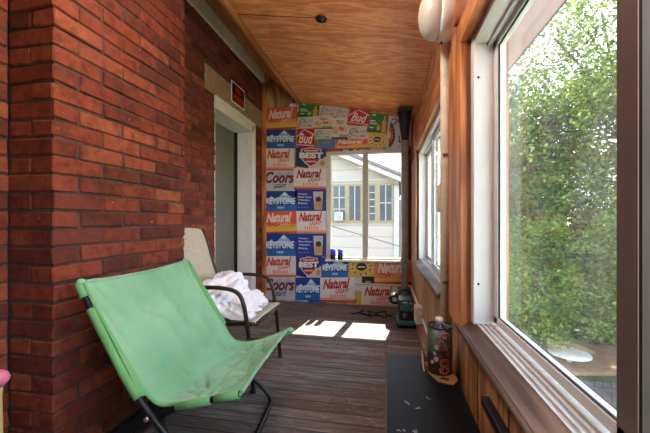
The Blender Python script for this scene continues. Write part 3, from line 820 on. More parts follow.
# black coil of hose left of it, and cables on the floor
def torus(bm, c, R, r, axis='Y', n=24, m=8):
    pts = []
    for i in range(n + 1):
        a = 2 * PI * i / n
        pts.append((c[0] + R * math.cos(a), c[1], c[2] + R * math.sin(a)) if axis == 'Y' else (c[0] + R * math.cos(a), c[1] + R * math.sin(a), c[2]))
    tube(bm, pts, r, m)
bm = bmesh.new()
for i in range(3): torus(bm, (.085, 3.33 - .03 * i, .20 + .004 * i), .045 - .004 * i, .014)
finish('hose_coil', bm, plain('black_hose', (20, 20, 22), .5), t)
bm = bmesh.new(); pts = [(.05, 3.36, .008)]
for i in range(22): pts.append((-.02 - .014 * i + .05 * math.sin(i * 1.1), 3.45 + .08 * math.sin(i * .8), .008))
tube(bm, pts, .007, 6, 1)
pts = [(.08, 3.3, .008)] + [(.06 - .02 * i, 3.36 + .05 * math.sin(i * .9 + 1), .01) for i in range(14)]
tube(bm, pts, .006, 6, 1)
tag(finish('power_cable', bm, plain('black_hose', (20, 20, 22), .5)), 'tangled black cable on the floor below the cartons', 'cable')

# ================================================================ BENCH, TIN, CARDBOARD
t = thing('low_bench', (.13, .8, 0), 'long low black painted bench along the right wall', 'bench')
def bench_mat():
    tt = NT('black_painted_board'); v = tt.coord((1, 1, 1)); n = tt.noise(v, 6, 5)
    c = tt.ramp(n, [(.3, s2l((10, 11, 15))), (.7, s2l((20, 22, 30)))])
    sx = tt.noise(tt.coord((5, 40, 5), (0, 0, .6)), 3, 6, .75)
    pat = tt.noise(v, 5, 1)
    m = tt.math('MULTIPLY', tt.ramp(sx, [(.66, (0, 0, 0, 1)), (.7, (1, 1, 1, 1))]), tt.ramp(pat, [(.52, (0, 0, 0, 1)), (.6, (.5, .5, .5, 1))]))
    c = tt.mix(m, c, s2l((120, 124, 134))); tt.base(c); tt.b.inputs['Roughness'].default_value = .5; tt.b.inputs['Specular IOR Level'].default_value = .18; return tt.m
bmt = bench_mat()
finish('bench_top', B(.002, .262, .1, 1.46, .38, .402), bmt, t, bevel=.002)
finish('edge_strip', B(-.0015, .002, .1, 1.46, .382, .4), plain('worn_bench_edge', (88, 84, 80), .6), t)
finish('side_panel', B(.03, .045, .12, 1.43, .0, .38), blk, t)
finish('end_panel', B(.02, .25, 1.43, 1.45, 0, .38), blk, t); finish('end_panel', B(.02, .25, .12, .14, 0, .38), blk, t)
chalk = plain('chalk_mark', (150, 156, 168), .9)
def scrib(x, y, s, n):
    bm = bmesh.new(); random.seed(n); p = [(x, y)]
    for i in range(5): p.append((x + random.uniform(-s, s), y + random.uniform(-s, s) * 1.3))
    for (a, b), (c2, d2) in zip(p, p[1:]):
        l = math.hypot(c2 - a, d2 - b) or 1; nx, ny = -(d2 - b) / l * .0009, (c2 - a) / l * .0009
        V = [bm.verts.new(q) for q in ((a - nx, b - ny, .4026), (c2 - nx, d2 - ny, .4026), (c2 + nx, d2 + ny, .4026), (a + nx, b + ny, .4026))]; bm.faces.new(V)
    bmesh.ops.recalc_face_normals(bm, faces=bm.faces)
    return finish('chalk_scribble', bm, chalk, t)
scrib(.072, 1.08, .012, 3); scrib(.1, 1.05, .01, 5); scrib(.14, 1.12, .008, 8)
scrib(.035, .93, .01, 11); scrib(.052, .935, .006, 12); scrib(.082, .93, .012, 14); scrib(.16, .86, .008, 21)
random.seed(99)

# cardboard piece on the bench under the tin
t = thing('cardboard_scrap', (.19, 1.25, .403), 'torn brown cardboard flap lying on the bench under the tin', 'cardboard')
kraft = plain('kraft_card', (150, 108, 74), .8, 0, .12, 20)
bm = bmesh.new()
prism(bm, [(.155, 1.39), (.250, 1.37), (.262, 1.25), (.238, 1.215), (.19, 1.225), (.162, 1.29)], 'Z', .4045, .409)
finish('flap', bm, kraft, t)
bm = bmesh.new(); prism(bm, [(1.39, .409), (1.39, .455), (1.36, .44), (1.33, .42), (1.3, .409)], 'X', .145, .149)
finish('upturned_side', bm, plain('pale_card', (200, 176, 146), .8), t)
bm = bmesh.new(); prism(bm, [(.195, 1.25), (.225, 1.24), (.232, 1.258), (.208, 1.265)], 'Z', .4093, .4097); finish('dark_print', bm, dark, t)

# tin with a bottle standing inside
tx, ty = .207, 1.318
t = thing('printed_tin', (tx, ty, .409), 'tall green printed tin with red letters on the cardboard scrap', 'tin')
TR, TH = .0465, .176; tz = .4105
def tin_mat():
    tt = NT('mottled_green_tin'); v = tt.coord(); n = tt.noise(v, 60, 4)
    tt.base(tt.ramp(n, [(.35, s2l((58, 66, 56))), (.65, s2l((104, 110, 96)))])); tt.b.inputs['Roughness'].default_value = .4; return tt.m
finish('tin_wall', LA([(0, .002), (TR - .002, .002), (TR - .002, 0), (TR, .0), (TR, TH), (TR - .002, TH), (TR - .002, .004), (0, .004)], (tx, ty, tz), 'Z', 40), tin_mat(), t)
bm = bmesh.new(); torus(bm, (tx, ty, tz + TH), TR, .0025, 'Z', 36, 8); finish('rim', bm, plain('dark_rim', (30, 30, 32), .35, .6), t)
def curved_text(s, ang, h0, h1, wdt, mat, parent, name='lettering', lift=.0008, bold=.03):
    """text running upwards on the tin"""
    vs, fs = text_unit(s, bold=bold, space=1.25); bm = bmesh.new(); V = []
    for a, b in vs:
        th = ang - (b - .5) * wdt / TR; r = TR + lift
        V.append(bm.verts.new((tx + r * math.cos(th), ty + r * math.sin(th), tz + h0 + a * (h1 - h0))))
    for f in fs:
        try: bm.faces.new([V[i] for i in f])
        except ValueError: pass
    return finish(name, bm, mat, parent)
ca = -PI * .5 - math.atan2(tx, ty) + .0
curved_text('COLATO', ca + .40, .006, .164, .040, plain('pale_print', (200, 196, 190), .5), t, 'letter_outline', .0004, .09)
curved_text('COLATO', ca + .40, .010, .160, .034, plain('red_print', (190, 34, 48), .45), t, 'lettering', .0009, .04)
for (a, h, r_) in ((-.25, .105, .009), (-.27, .06, .009), (-.62, .045, .007), (-.4, .08, .006)):
    bm = bmesh.new(); n = 14; r = TR + .0008; V = []
    for i in range(n):
        q = 2 * PI * i / n; th = ca + a + r_ * math.cos(q) / TR; V.append(bm.verts.new((tx + r * math.cos(th), ty + r * math.sin(th), tz + h + r_ * 1.1 * math.sin(q))))
    bm.faces.new(V); bmesh.ops.recalc_face_normals(bm, faces=bm.faces); finish('flower_print', bm, plain('pale_flower', (200, 192, 186), .5), t)
t = thing('glass_bottle', (tx, ty, tz + .01), 'clear bottle with white cap standing inside the printed tin', 'bottle')
tt = NT('bottle_glass'); tt.base(s2l((120, 124, 130))); tt.b.inputs['Roughness'].default_value = .12; tt.b.inputs['Transmission Weight'].default_value = .5
finish('bottle_body', LA([(0, .006), (.034, .006), (.036, .14), (.032, .16), (.016, .182), (.0125, .19), (0, .19)], (tx - .002, ty, tz), 'Z', 26), tt.m, t)
finish('bottle_cap', LA([(0, .188), (.015, .188), (.015, .205), (.013, .207), (0, .207)], (tx - .002, ty, tz), 'Z', 20), plain('cap_white', (224, 224, 226), .4), t)

# ================================================================ GREEN SLING CHAIR
gc = thing('sling_chair', (-.8, 1.3, 0), 'green fabric sling chair with black tube frame against the brick pier', 'chair')
def fabric():
    t = NT('green_canvas'); v = t.coord(); n = t.noise(v, 3.5, 4, .5)
    c = t.ramp(n, [(.3, s2l((104, 164, 120))), (.7, s2l((140, 194, 154)))])
    geo = t.N('ShaderNodeNewGeometry')
    t.base(c); t.b.inputs['Roughness'].default_value = .85; t.b.inputs['Sheen Weight'].default_value = .3
    w_ = t.noise(t.coord((1, 1, 1)), 9, 5, .6, 1.2); t.bump(w_, .35, .012); return t.m
M['fab'] = fabric()
M['hem'] = plain('green_hem', (106, 168, 104), .8, 0, .1, 8)
def cat(ps, u):
    n = len(ps) - 1; f = u * n; i = min(int(f), n - 1); t = f - i
    p0 = ps[max(i - 1, 0)]; p1 = ps[i]; p2 = ps[i + 1]; p3 = ps[min(i + 2, n)]
    return tuple(.5 * ((2 * b) + (-a + c) * t + (2 * a - 5 * b + 4 * c - d) * t * t + (-a + 3 * b - 3 * c + d) * t ** 3) for a, b, c, d in zip(p0, p1, p2, p3))
# profiles (x, y, z) along near and far edges and the middle
near = [(-1.09, .992, .772), (-1.02, .99, .66), (-.935, .99, .535), (-.86, .992, .425), (-.79, 1.0, .356), (-.71, 1.0, .364), (-.63, 1.0, .380), (-.55, 1.0, .400), (-.478, 1.002, .420)]
midl = [(-1.12, 1.31, .742), (-1.035, 1.31, .62), (-.945, 1.31, .495), (-.865, 1.31, .385), (-.78, 1.31, .322), (-.70, 1.31, .312), (-.63, 1.31, .33), (-.57, 1.31, .362), (-.52, 1.31, .405)]
farl = [(-1.13, 1.665, .765), (-1.055, 1.66, .64), (-.97, 1.655, .515), (-.895, 1.65, .42), (-.83, 1.635, .347), (-.75, 1.62, .34), (-.67, 1.615, .357), (-.59, 1.615, .387), (-.515, 1.625, .417)]
NU, NV = 150, 100
grid = []
for i in range(NU + 1):
    u = i / NU; a = cat(near, u); m = cat(midl, u); b = cat(farl, u); row = []
    for j in range(NV + 1):
        v = j / NV
        # quadratic through near, mid, far with a flat middle
        w0 = (1 - v) ** 2.2; w2 = v ** 2.2; w1 = 1 - w0 - w2
        if w1 < 0: w1 = 0
        s_ = w0 + w1 + w2
        p = Vector([(w0 * a[k] + w1 * m[k] + w2 * b[k]) / s_ for k in range(3)])
        p.y = a[1] * (1 - v) + b[1] * v
        edge = min(1, min(v, 1 - v) * 8) * min(1, u * 7 + .15)
        seat = max(0, min(1, (u - .45) * 5))
        q = Vector((p.x * 5, p.y * 4, p.z * 3))
        wr = .012 * noise.noise(q) + .006 * noise.noise(q * 2.3 + Vector((3, 1, 7)))
        back = 1 - seat
        def crease(n_, k_=4.0): return max(0.0, 1 - abs(n_) * k_) ** 2
        wr -= back * .011 * crease(noise.noise(Vector((v * 4.2 + u * 1.2, u * 2.0, 3.3))), 6) * max(0, min(1, .5 + 2 * noise.noise(Vector((v * 3, u * 4, 9)))))
        wr -= seat * .014 * crease(noise.noise(Vector((p.x * 11 + p.y * 5, p.y * 3.2 - p.x * 3, 2))), 4)
        wr -= seat * .008 * crease(noise.noise(Vector((p.x * 22 - p.y * 9, p.y * 9 + p.x * 6, 5))), 4)
        wr += seat * .006 * noise.noise(Vector((p.x * 16, p.y * 7, 8)))
        wr *= 1 - .75 * max(0, min(1, (u - .86) / .12))
        # creases radiating from the two top corners
        fan = .006 * math.sin(16 * math.atan2(u + .06, v + .05)) * math.exp(-((u) ** 2 + v ** 2) * 9)
        fan += .006 * math.sin(16 * math.atan2(u + .06, 1.05 - v)) * math.exp(-((u) ** 2 + (1 - v) ** 2) * 9)
        # a few long soft folds on the back
        fold = .0
        for (u0, v0, u1, v1, s2, h) in ((.14, .30, .21, .52, .016, -.010), (.21, .52, .19, .62, .016, -.010), (.36, .52, .42, .7, .02, -.010), (.12, .55, .26, .60, .03, .009), (.3, .75, .55, .8, .03, .010), (.05, .85, .45, .93, .03, .009), (.3, .2, .44, .3, .03, .008)):
            dx, dy = u1 - u0, v1 - v0; tt_ = max(0, min(1, ((u - u0) * dx + (v - v0) * dy) / (dx * dx + dy * dy)))
            dd = math.hypot(u - u0 - tt_ * dx, v - v0 - tt_ * dy); fold += h * math.exp(-(dd / s2) ** 2)
        nrm = Vector((.78, 0, .62)) if u < .5 else Vector((-.1, 0, 1))
        p += nrm * (wr * edge + (fan + fold) * min(1, edge + .3))
        # the hem at the two ends pulls in between the corners
        row.append(p)
    grid.append(row)
bm = bmesh.new(); G = [[bm.verts.new(p) for p in r] for r in grid]
for i in range(NU):
    for j in range(NV):
        f = bm.faces.new((G[i][j], G[i + 1][j], G[i + 1][j + 1], G[i][j + 1])); f.smooth = True
bmesh.ops.recalc_face_normals(bm, faces=bm.faces)
sl = finish('sling', bm, M['fab'], gc, smooth=True)
md = sl.modifiers.new('solid', 'SOLIDIFY'); md.thickness = .006; md.offset = 0
# rolled hem edges (near side bright strip, front and top)
bm = bmesh.new(); tube(bm, [Vector(cat(near, i / 40)) + Vector((0, -.004, -.003)) for i in range(41)], .0058, 8)
finish('side_hem', bm, M['hem'], sl)
bm = bmesh.new(); tube(bm, [Vector(cat(farl, i / 40)) for i in range(41)], .0058, 8); finish('side_hem', bm, M['hem'], sl)
bm = bmesh.new(); tube(bm, [grid[NU][j] for j in range(0, NV + 1, 2)], .0075, 8); finish('front_hem', bm, M['fab'], sl)
bm = bmesh.new(); tube(bm, [grid[0][j] for j in range(0, NV + 1, 2)], .008, 8); finish('top_hem', bm, M['fab'], sl)
# frame tubes
nav = plain('black_tube', (24, 26, 34), .35, .2, .05)
Aback = lambda y: [(-1.135, y, .772), (-1.0, y, .58), (-.865, y, .385)]
nearA = [(-1.106, .982, .766), (-.98, .978, .565), (-.856, .97, .385), (-.71, .965, .25), (-.60, .968, .11), (-.555, .97, .035), (-.545, 1.0, .014), (-.575, 1.3, .014), (-.60, 1.6, .014), (-.612, 1.648, .03), (-.66, 1.662, .075), (-.73, 1.665, .13), (-.88, 1.668, .38), (-1.02, 1.67, .585), (-1.138, 1.672, .76)]
near_b = [(-.48, 1.0, .417), (-.60, 1.0, .382), (-.70, .998, .356), (-.80, .995, .30), (-.95, .99, .18), (-1.08, .985, .06), (-1.115, .99, .017), (-1.12, 1.02, .013), (-1.12, 1.6, .013), (-1.11, 1.63, .02), (-1.05, 1.635, .09), (-.9, 1.635, .22), (-.78, 1.635, .335), (-.62, 1.635, .36), (-.495, 1.63, .418)]
def chaikin(pts, n):
    pts = [Vector(p) for p in pts]
    for _ in range(n):
        q = [pts[0]]
        for a, b in zip(pts, pts[1:]): q += [a * .75 + b * .25, a * .25 + b * .75]
        q.append(pts[-1]); pts = q
    return pts
pathA = chaikin(nearA, 3); pathB = chaikin(near_b, 3)
def sub(path, f, lo, hi):
    return [p for p in path if lo <= f(p) <= hi]
finish('back_frame', T(pathA, .0115, 12), nav, gc)
finish('seat_frame', T(pathB, .0115, 12), nav, gc)
finish('cross_bolt', LA([(0, -.012), (.008, -.012), (.008, .0), (0, .0)], (-.80, .962, .322), 'Y', 12), plain('bright_bolt', (190, 186, 178), .3, .9), gc)
# fabric sleeves round the tubes, with the black gaps
def lerp(a, b, t): return Vector(a) * (1 - t) + Vector(b) * t
p0, p1, p2 = Vector((-1.104, .985, .768)), Vector((-.98, .98, .565)), Vector((-.852, .974, .378))
bm = bmesh.new(); tube(bm, sub([p for p in pathA if p.y < 1.2], lambda p: p.z, .712, .9), .0150, 12); finish('side_sleeve', bm, M['hem'], gc)
bm = bmesh.new(); tube(bm, sub([p for p in pathA if p.y < 1.2], lambda p: p.z, .375, .69), .0150, 12); finish('side_sleeve', bm, M['hem'], gc)
def web(a, b, c, d):     # fabric web joining sling edge to sleeve
    bm = bmesh.new(); n = 10; pr = None
    for i in range(n + 1):
        t = i / n; q = (bm.verts.new(lerp(a, b, t)), bm.verts.new(lerp(c, d, t)))
        if pr: bm.faces.new((pr[0], pr[1], q[1], q[0]))
        pr = q
    o = finish('sleeve_web', bm, M['hem'], gc); m_ = o.modifiers.new('s', 'SOLIDIFY'); m_.thickness = .004; m_.offset = 0; return o
e = [Vector(cat(near, u)) for u in (0, .1, .16, .44)]
web(p0 + Vector((.01, 0, .012)), lerp(p0, p1, .30) + Vector((.012, 0, .012)), e[0], e[1])
web(lerp(p0, p1, .46) + Vector((.012, 0, .012)), p2 + Vector((.012, 0, .008)), e[2], e[3])
bm = bmesh.new(); tube(bm, [Vector((-.715, .998, .350)), Vector((-.66, .999, .364)), Vector((-.585, 1.0, .386))], .0145, 12); finish('seat_sleeve', bm, M['hem'], gc)
bm = bmesh.new(); tube(bm, [(-.57, 1.0, .390), (-.53, 1.0, .402), (-.482, 1.0, .416)], .0145, 12); finish('seat_sleeve', bm, M['hem'], gc)
bm = bmesh.new(); tube(bm, [(-.70, 1.64, .34), (-.6, 1.64, .365), (-.5, 1.634, .412)], .0165, 12); finish('seat_sleeve', bm, M['hem'], gc)
bm = bmesh.new(); tube(bm, [(-1.138, 1.67, .76), (-1.02, 1.668, .585), (-.9, 1.665, .41)], .018, 12); finish('side_sleeve', bm, M['hem'], gc)
# corner caps of cloth
for nm, c, r in (('corner_pocket', (-1.1, .986, .772), (.013, .016, .013)), ('corner_pocket', (-1.134, 1.668, .763), (.014, .016, .014)), ('corner_pocket', (-.498, 1.63, .416), (.018, .02, .014)), ('corner_pocket', (-.492, 1.003, .416), (.012, .012, .012))):
    bm = bmesh.new(); bmesh.ops.create_icosphere(bm, subdivisions=3, radius=1)
    for v_ in bm.verts:
        k_ = 1 + .12 * noise.noise(v_.co * 2.5); v_.co = Vector((c[0] + v_.co.x * r[0] * k_, c[1] + v_.co.y * r[1] * k_, c[2] + v_.co.z * r[2] * k_))
    finish(nm, bm, M['fab'], gc, smooth=True)

# ================================================================ PATIO CHAIR
pc = thing('patio_chair', (-1.05, 1.98, 0), 'beige mesh patio chair with bronze arms beside the doorway', 'chair')
brz = plain('bronze_tube', (58, 46, 38), .32, .5, .08)
def mesh_mat():
    t = NT('beige_mesh_fabric'); v = t.coord((1, 1, 1)); n = t.noise(v, 160, 2)
    t.base(t.ramp(n, [(.35, s2l((156, 146, 126))), (.65, s2l((196, 188, 168)))])); t.b.inputs['Roughness'].default_value = .7; t.bump(n, .3, .002); return t.m
msh = mesh_mat()
YA, YBc = 1.765, 2.205
def side(y, s_):
    bm = bmesh.new()
    tube(bm, [(-1.285, y, .60), (-1.15, y, .592), (-.98, y, .60), (-.87, y, .588), (-.825, y, .545), (-.80, y, .44), (-.775, y, .24), (-.755, y, .008)], .0125, 12, 2); return bm
for y in (YA - .02, YBc + .02):
    finish('arm', side(y, 1), brz, pc)
    finish('foot_cap', LA([(0, 0), (.016, 0), (.016, .02), (0, .02)], (-.757, y, .0005), 'Z', 12), blk, pc)
    finish('back_leg', T([(-1.0, y, .39), (-1.18, y, .3), (-1.28, y, .15), (-1.34, y, .006)], .0125, 12, 1), brz, pc)
    yy = YA if y < 2 else YBc
    finish('side_rail', T([(-1.36, yy, .93), (-1.33, yy, .84), (-1.25, yy, .6), (-1.19, yy, .45), (-1.13, yy, .385), (-1.0, yy, .372), (-.80, yy, .392), (-.765, yy, .385)], .0115, 12, 2), brz, pc)
finish('crossbar', T([(-.80, YA - .02, .372), (-.80, YBc + .02, .372)], .01, 10), brz, pc)
finish('crossbar', T([(-1.12, YA - .02, .345), (-1.12, YBc + .02, .345)], .01, 10), brz, pc)
def strip(pts, y0, y1, crown=0.0, nv=14, dz=0.0, round_top=0.0):
    bm = bmesh.new(); n = 30; rows = []
    for i in range(n + 1):
        u = i / n; p = cat([(a, 0, b) for a, b in pts], u); row = []
        for j in range(nv + 1):
            v = j / nv; sag = crown * math.sin(PI * v)
            x, z = p[0], p[2]
            if round_top: z += round_top * (math.sin(PI * v) ** .5 - 1) * max(0, 1 - u * 4)
            row.append(bm.verts.new((x - sag * .8, y0 + (y1 - y0) * v, z - sag * .4)))
        rows.append(row)
    for i in range(n):
        for j in range(nv):
            f = bm.faces.new((rows[i][j], rows[i + 1][j], rows[i + 1][j + 1], rows[i][j + 1])); f.smooth = True
    return bm
o = finish('backrest', strip([(-1.365, .95), (-1.33, .85), (-1.26, .63), (-1.2, .48), (-1.15, .41)], YA, YBc, .012, round_top=.03), msh, pc, smooth=True)
m_ = o.modifiers.new('s', 'SOLIDIFY'); m_.thickness = .008
o = finish('seat', strip([(-1.14, .398), (-1.05, .383), (-.95, .385), (-.85, .40), (-.765, .405), (-.745, .392)], YA, YBc, .012), msh, pc, smooth=True)
m_ = o.modifiers.new('s', 'SOLIDIFY'); m_.thickness = .008
finish('seat_edge', T([(-.752, YA - .0, .388), (-.752, YBc + .0, .388)], .0115, 12), brz, pc)

# white bundled cloth on the seat
def cloth_lump(c, r, seedv, amp=.28):
    bm = bmesh.new(); bmesh.ops.create_icosphere(bm, subdivisions=6, radius=1)
    for v_ in bm.verts:
        d = v_.co.normalized(); s0 = Vector((seedv, 0, 0))
        k_ = 1 + amp * (noise.noise(d * 1.5 + s0)) + .35 * amp * abs(noise.noise(d * 3.2 + s0)) * 2 - .5 * amp * abs(noise.noise(Vector((d.x * 4, d.y * 2.2, d.z * 3.2)) + s0)) + .04 * amp * noise.noise(d * 9 + s0)
        p = Vector((d.x * r[0] * k_, d.y * r[1] * k_, d.z * r[2] * k_))
        z = c[2] + p.z
        floor_ = .412 if c[0] + p.x > -1.13 else .412 + (-1.13 - c[0] - p.x) * 1.5
        v_.co = Vector((c[0] + p.x, c[1] + p.y, max(z, floor_)))
    return bm
whc = NT('white_bedsheet'); whc.base(s2l((232, 232, 238))); whc.b.inputs['Roughness'].default_value = .9
_n = whc.noise(whc.coord((1, 1, 1)), 14, 4, .5, 1.5); whc.bump(_n, .5, .02)
bm = cloth_lump((-1.05, 1.95, .50), (.15, .21, .13), 3.1, .34)
bm2 = cloth_lump((-.93, 1.97, .455), (.13, .20, .075), 9.7, .34)
bm4 = cloth_lump((-.98, 1.86, .44), (.2, .13, .075), 21.3, .34)
bm3 = cloth_lump((-1.10, 2.07, .56), (.09, .10, .08), 5.2, .3)
for q in (bm2, bm3, bm4, cloth_lump((-1.09, 1.86, .47), (.13, .12, .11), 31.3, .34)):
    me_t = bpy.data.meshes.new('tmp'); q.to_mesh(me_t); q.free(); bm.from_mesh(me_t); bpy.data.meshes.remove(me_t)
cl = finish('bundled_sheet', bm, whc.m, origin=(-1.02, 1.96, .41), smooth=True)
rm = cl.modifiers.new('r', 'REMESH'); rm.mode = 'VOXEL'; rm.voxel_size = .006; rm.use_smooth_shade = True
tag(cl, 'crumpled white sheet heaped on the beige patio chair', 'sheet')

# wooden stick on the floor, pink ornament at the left edge
bm = bmesh.new(); tube(bm, [(-1.13, 1.44, .012), (-.86, 1.22, .012)], .012, 8)
tag(finish('wooden_stick', bm, wood('grey_stick', (150, 130, 112), (100, 84, 72), 'X', 1, .7, 2)), 'weathered wooden stick on the floor beneath the green sling chair', 'stick')
t = thing('garden_ornament', (-1.125, .75, 0), 'pink rounded knob on a pale yellow post at left edge', 'ornament')
finish('post', LA([(0, 0), (.035, 0), (.03, .02), (.016, .3), (.014, .47), (.016, .505), (0, .507)], (-1.137, .75, 0), 'Z', 20), plain('pale_yellow_paint', (206, 176, 116), .6), t)
bm = bmesh.new(); lathe(bm, [(0, -.024), (.016, -.021), (.026, -.008), (.028, .002), (.023, .015), (.012, .024), (0, .026)], (-1.131, .75, .528), 'Z', 24)
finish('knob', bm, plain('pink_plastic', (226, 120, 156), .5), t)

# ================================================================ OUTSIDE
GZ = -2.9
def ground_mat():
    t = NT('lawn'); v = t.coord(); n = t.noise(v, 1.2, 6, .7)
    t.base(t.ramp(n, [(.35, s2l((58, 84, 36))), (.65, s2l((112, 130, 62)))])); t.b.inputs['Roughness'].default_value = .95; return t.m
finish('floor_ground', B(-30, 40, -20, 60, GZ - .1, GZ), ground_mat(), kind='structure')
finish('floor_bounce_slab', B(-6, 3.1, -12, 6.5, GZ, GZ + .02), plain('pale_bounce_slab', (206, 198, 184), .9, 0, .08, 3), kind='structure')  # pale slab out of view, added to bounce sunlight up onto the ceiling

# neighbour's house
M['siding'] = NT('pale_siding')
_t = M['siding']; _v = _t.coord()
sp = _t.N('ShaderNodeSeparateXYZ'); _t.L(_v, sp.inputs[0])
fr = _t.math('FRACT', _t.math('MULTIPLY', sp.outputs['Z'], 3.2))
_t.base(_t.ramp(fr, [(0, s2l((104, 97, 90))), (.05, s2l((136, 127, 118))), (.9, s2l((139, 130, 121))), (1, s2l((118, 110, 103)))]))
_t.b.inputs['Roughness'].default_value = .8; M['siding'] = _t.m
HY = 9.0
hs = thing('neighbour_house', (-2.0, HY, GZ), 'pale sided neighbouring house with sloping gable seen through the back window', 'house')
hp = lambda x, y: on_back(x, y, HY)
ex, ez = hp(399, 173.5); ax, az = hp(352, 154.5)
sl_ = (az - ez) / (ex - ax); apx = ex - 3.0
apz = ez + sl_ * 3.0; wl = apx - 3.0
bm = bmesh.new(); prism(bm, [(wl, GZ), (ex, GZ), (ex, ez - .05), (apx, apz - .05), (wl, ez - .05)], 'Y', HY, HY + 5)
finish('wall', bm, M['siding'], hs)
bm = bmesh.new(); prism(bm, [(apx, apz), (ex + .35, ez - .35 * sl_), (ex + .35, ez - .35 * sl_ - .09), (apx, apz - .09)], 'Y', HY - .35, HY + 5.2)
prism(bm, [(apx, apz), (wl - .35, ez - .35 * sl_), (wl - .35, ez - .35 * sl_ - .09), (apx, apz - .09)], 'Y', HY - .35, HY + 5.2)
finish('roof', bm, plain('mauve_shingle', (96, 84, 90), .9), hs)
bm = bmesh.new(); prism(bm, [(apx, apz - .1), (ex + .3, ez - .3 * sl_ - .1), (ex + .3, ez - .3 * sl_ - .24), (apx, apz - .24)], 'Y', HY - .3, HY)
finish('gable_trim', bm, plain('gable_white', (142, 136, 130), .7), hs)
bm = bmesh.new(); box(bm, wl, ex, HY - .03, HY, hp(350, 181)[1] - .02, hp(350, 179)[1]); finish('belt_board', bm, plain('belt_cream', (134, 127, 118), .7), hs)
bm = bmesh.new(); box(bm, hp(394, 200)[0], ex, HY - .06, HY, GZ, hp(396, 186)[1]); finish('corner_board', bm, plain('gable_white', (142, 136, 130), .7), hs)
tan = plain('tan_trim', (114, 100, 72), .7); pane = plain('dusky_pane', (48, 56, 62), .3, 0, .35, 3)
zt, zb = hp(360, 186)[1], hp(360, 220.5)[1]
bm = bmesh.new(); box(bm, hp(332, 200)[0], hp(393.5, 200)[0], HY - .05, HY, zb - .05, zt + .06)
finish('window_surround', bm, tan, hs)
for (a, b, cols, rows) in ((334, 345, 2, 3), (349.5, 360.5, 2, 1), (369.5, 374.8, 1, 5), (380, 391.5, 2, 2)):
    x0, x1 = hp(a, 200)[0], hp(b, 200)[0]
    wd = finish('window', B(x0, x1, HY - .055, HY - .045, zb, zt), pane, hs)
    bm = bmesh.new()
    for i in range(1, cols): box(bm, x0 + (x1 - x0) * i / cols - .012, x0 + (x1 - x0) * i / cols + .012, HY - .066, HY - .056, zb, zt)
    for i in range(1, rows): box(bm, x0, x1, HY - .066, HY - .056, zb + (zt - zb) * i / rows - .012, zb + (zt - zb) * i / rows + .012)
    if cols > 1 or rows > 1: finish('glazing_bar', bm, plain('gable_white', (142, 136, 130), .7), wd)
bm = bmesh.new(); x0, x1 = hp(335.5, 200)[0], hp(343.5, 200)[0]
box(bm, x0, x1, HY - .2, HY - .07, zb - .0, zb + .24)
finish('air_conditioner', bm, plain('ac_white', (150, 148, 142), .6), hs)
bm = bmesh.new()
for i in range(5): box(bm, x0 + .03, x1 - .03, HY - .206, HY - .2, zb + .03 + i * .04, zb + .045 + i * .04)
finish('ac_grille', bm, plain('ac_dark', (90, 90, 92), .6), hs)
# the further garage at the right
gb = thing('far_garage', (2.5, 15, GZ), 'lilac grey building beyond the corner of the pale house', 'building')
finish('wing', B(.5, 1.08, 15.2, 18, GZ, 1.95), plain('lilac_siding', (108, 102, 108), .8), gb)
finish('wall', B(1.1, 5.6, 15, 19, GZ, 2.9), plain('lilac_siding', (108, 102, 108), .8), gb)
bm = bmesh.new(); prism(bm, [(14.7, 2.85), (19.3, 2.85), (17, 5.0)], 'X', 1.0, 5.8); finish('roof', bm, plain('slate_roof', (84, 94, 104), .9), gb)
for i in range(3): finish('window', B(1.0 + 1.3 * i, 1.7 + 1.3 * i, 14.97, 15.0, .4, 1.5), pane, gb)
# overhead cable
bm = bmesh.new(); a_ = hp(300, 211); b_ = hp(420, 249)
tube(bm, [(a_[0] - 3.5 + (b_[0] + 3.5 - a_[0] + 3.5) * i / 20 , 8.2, a_[1] * 1.0 + 1.02 + (b_[1] - a_[1] - 1.95) * i / 20 - .0 + .12 * ((i / 10 - 1) ** 2 - 1)) for i in range(21)], .011, 6)
tag(finish('overhead_cable', bm, plain('cable_black', (50, 48, 50), .7)), 'thin black overhead cable crossing in front of the pale house', 'cable')

# trees and bushes
def leaf_mat(name, c0, c1):
    t = NT(name); t.n.remove(t.b)
    geo = t.N('ShaderNodeNewGeometry')
    c = t.ramp(geo.outputs['Random Per Island'], [(0, s2l(c0)), (1, s2l(c1))])
    d = t.N('ShaderNodeBsdfDiffuse'); tr = t.N('ShaderNodeBsdfTranslucent'); mx = t.N('ShaderNodeMixShader'); mx.inputs[0].default_value = .5
    t.L(c, d.inputs[0]); t.L(c, tr.inputs[0]); t.L(d.outputs[0], mx.inputs[1]); t.L(tr.outputs[0], mx.inputs[2]); t.L(mx.outputs[0], t.out.inputs[0]); return t.m
LM = [leaf_mat('maple_leaves', (42, 66, 24), (118, 136, 66)), leaf_mat('dark_leaves', (32, 56, 28), (86, 112, 62)), leaf_mat('lime_leaves', (62, 88, 32), (138, 156, 76))]
bark = plain('tree_bark', (70, 58, 50), .9, 0, .3, 20)
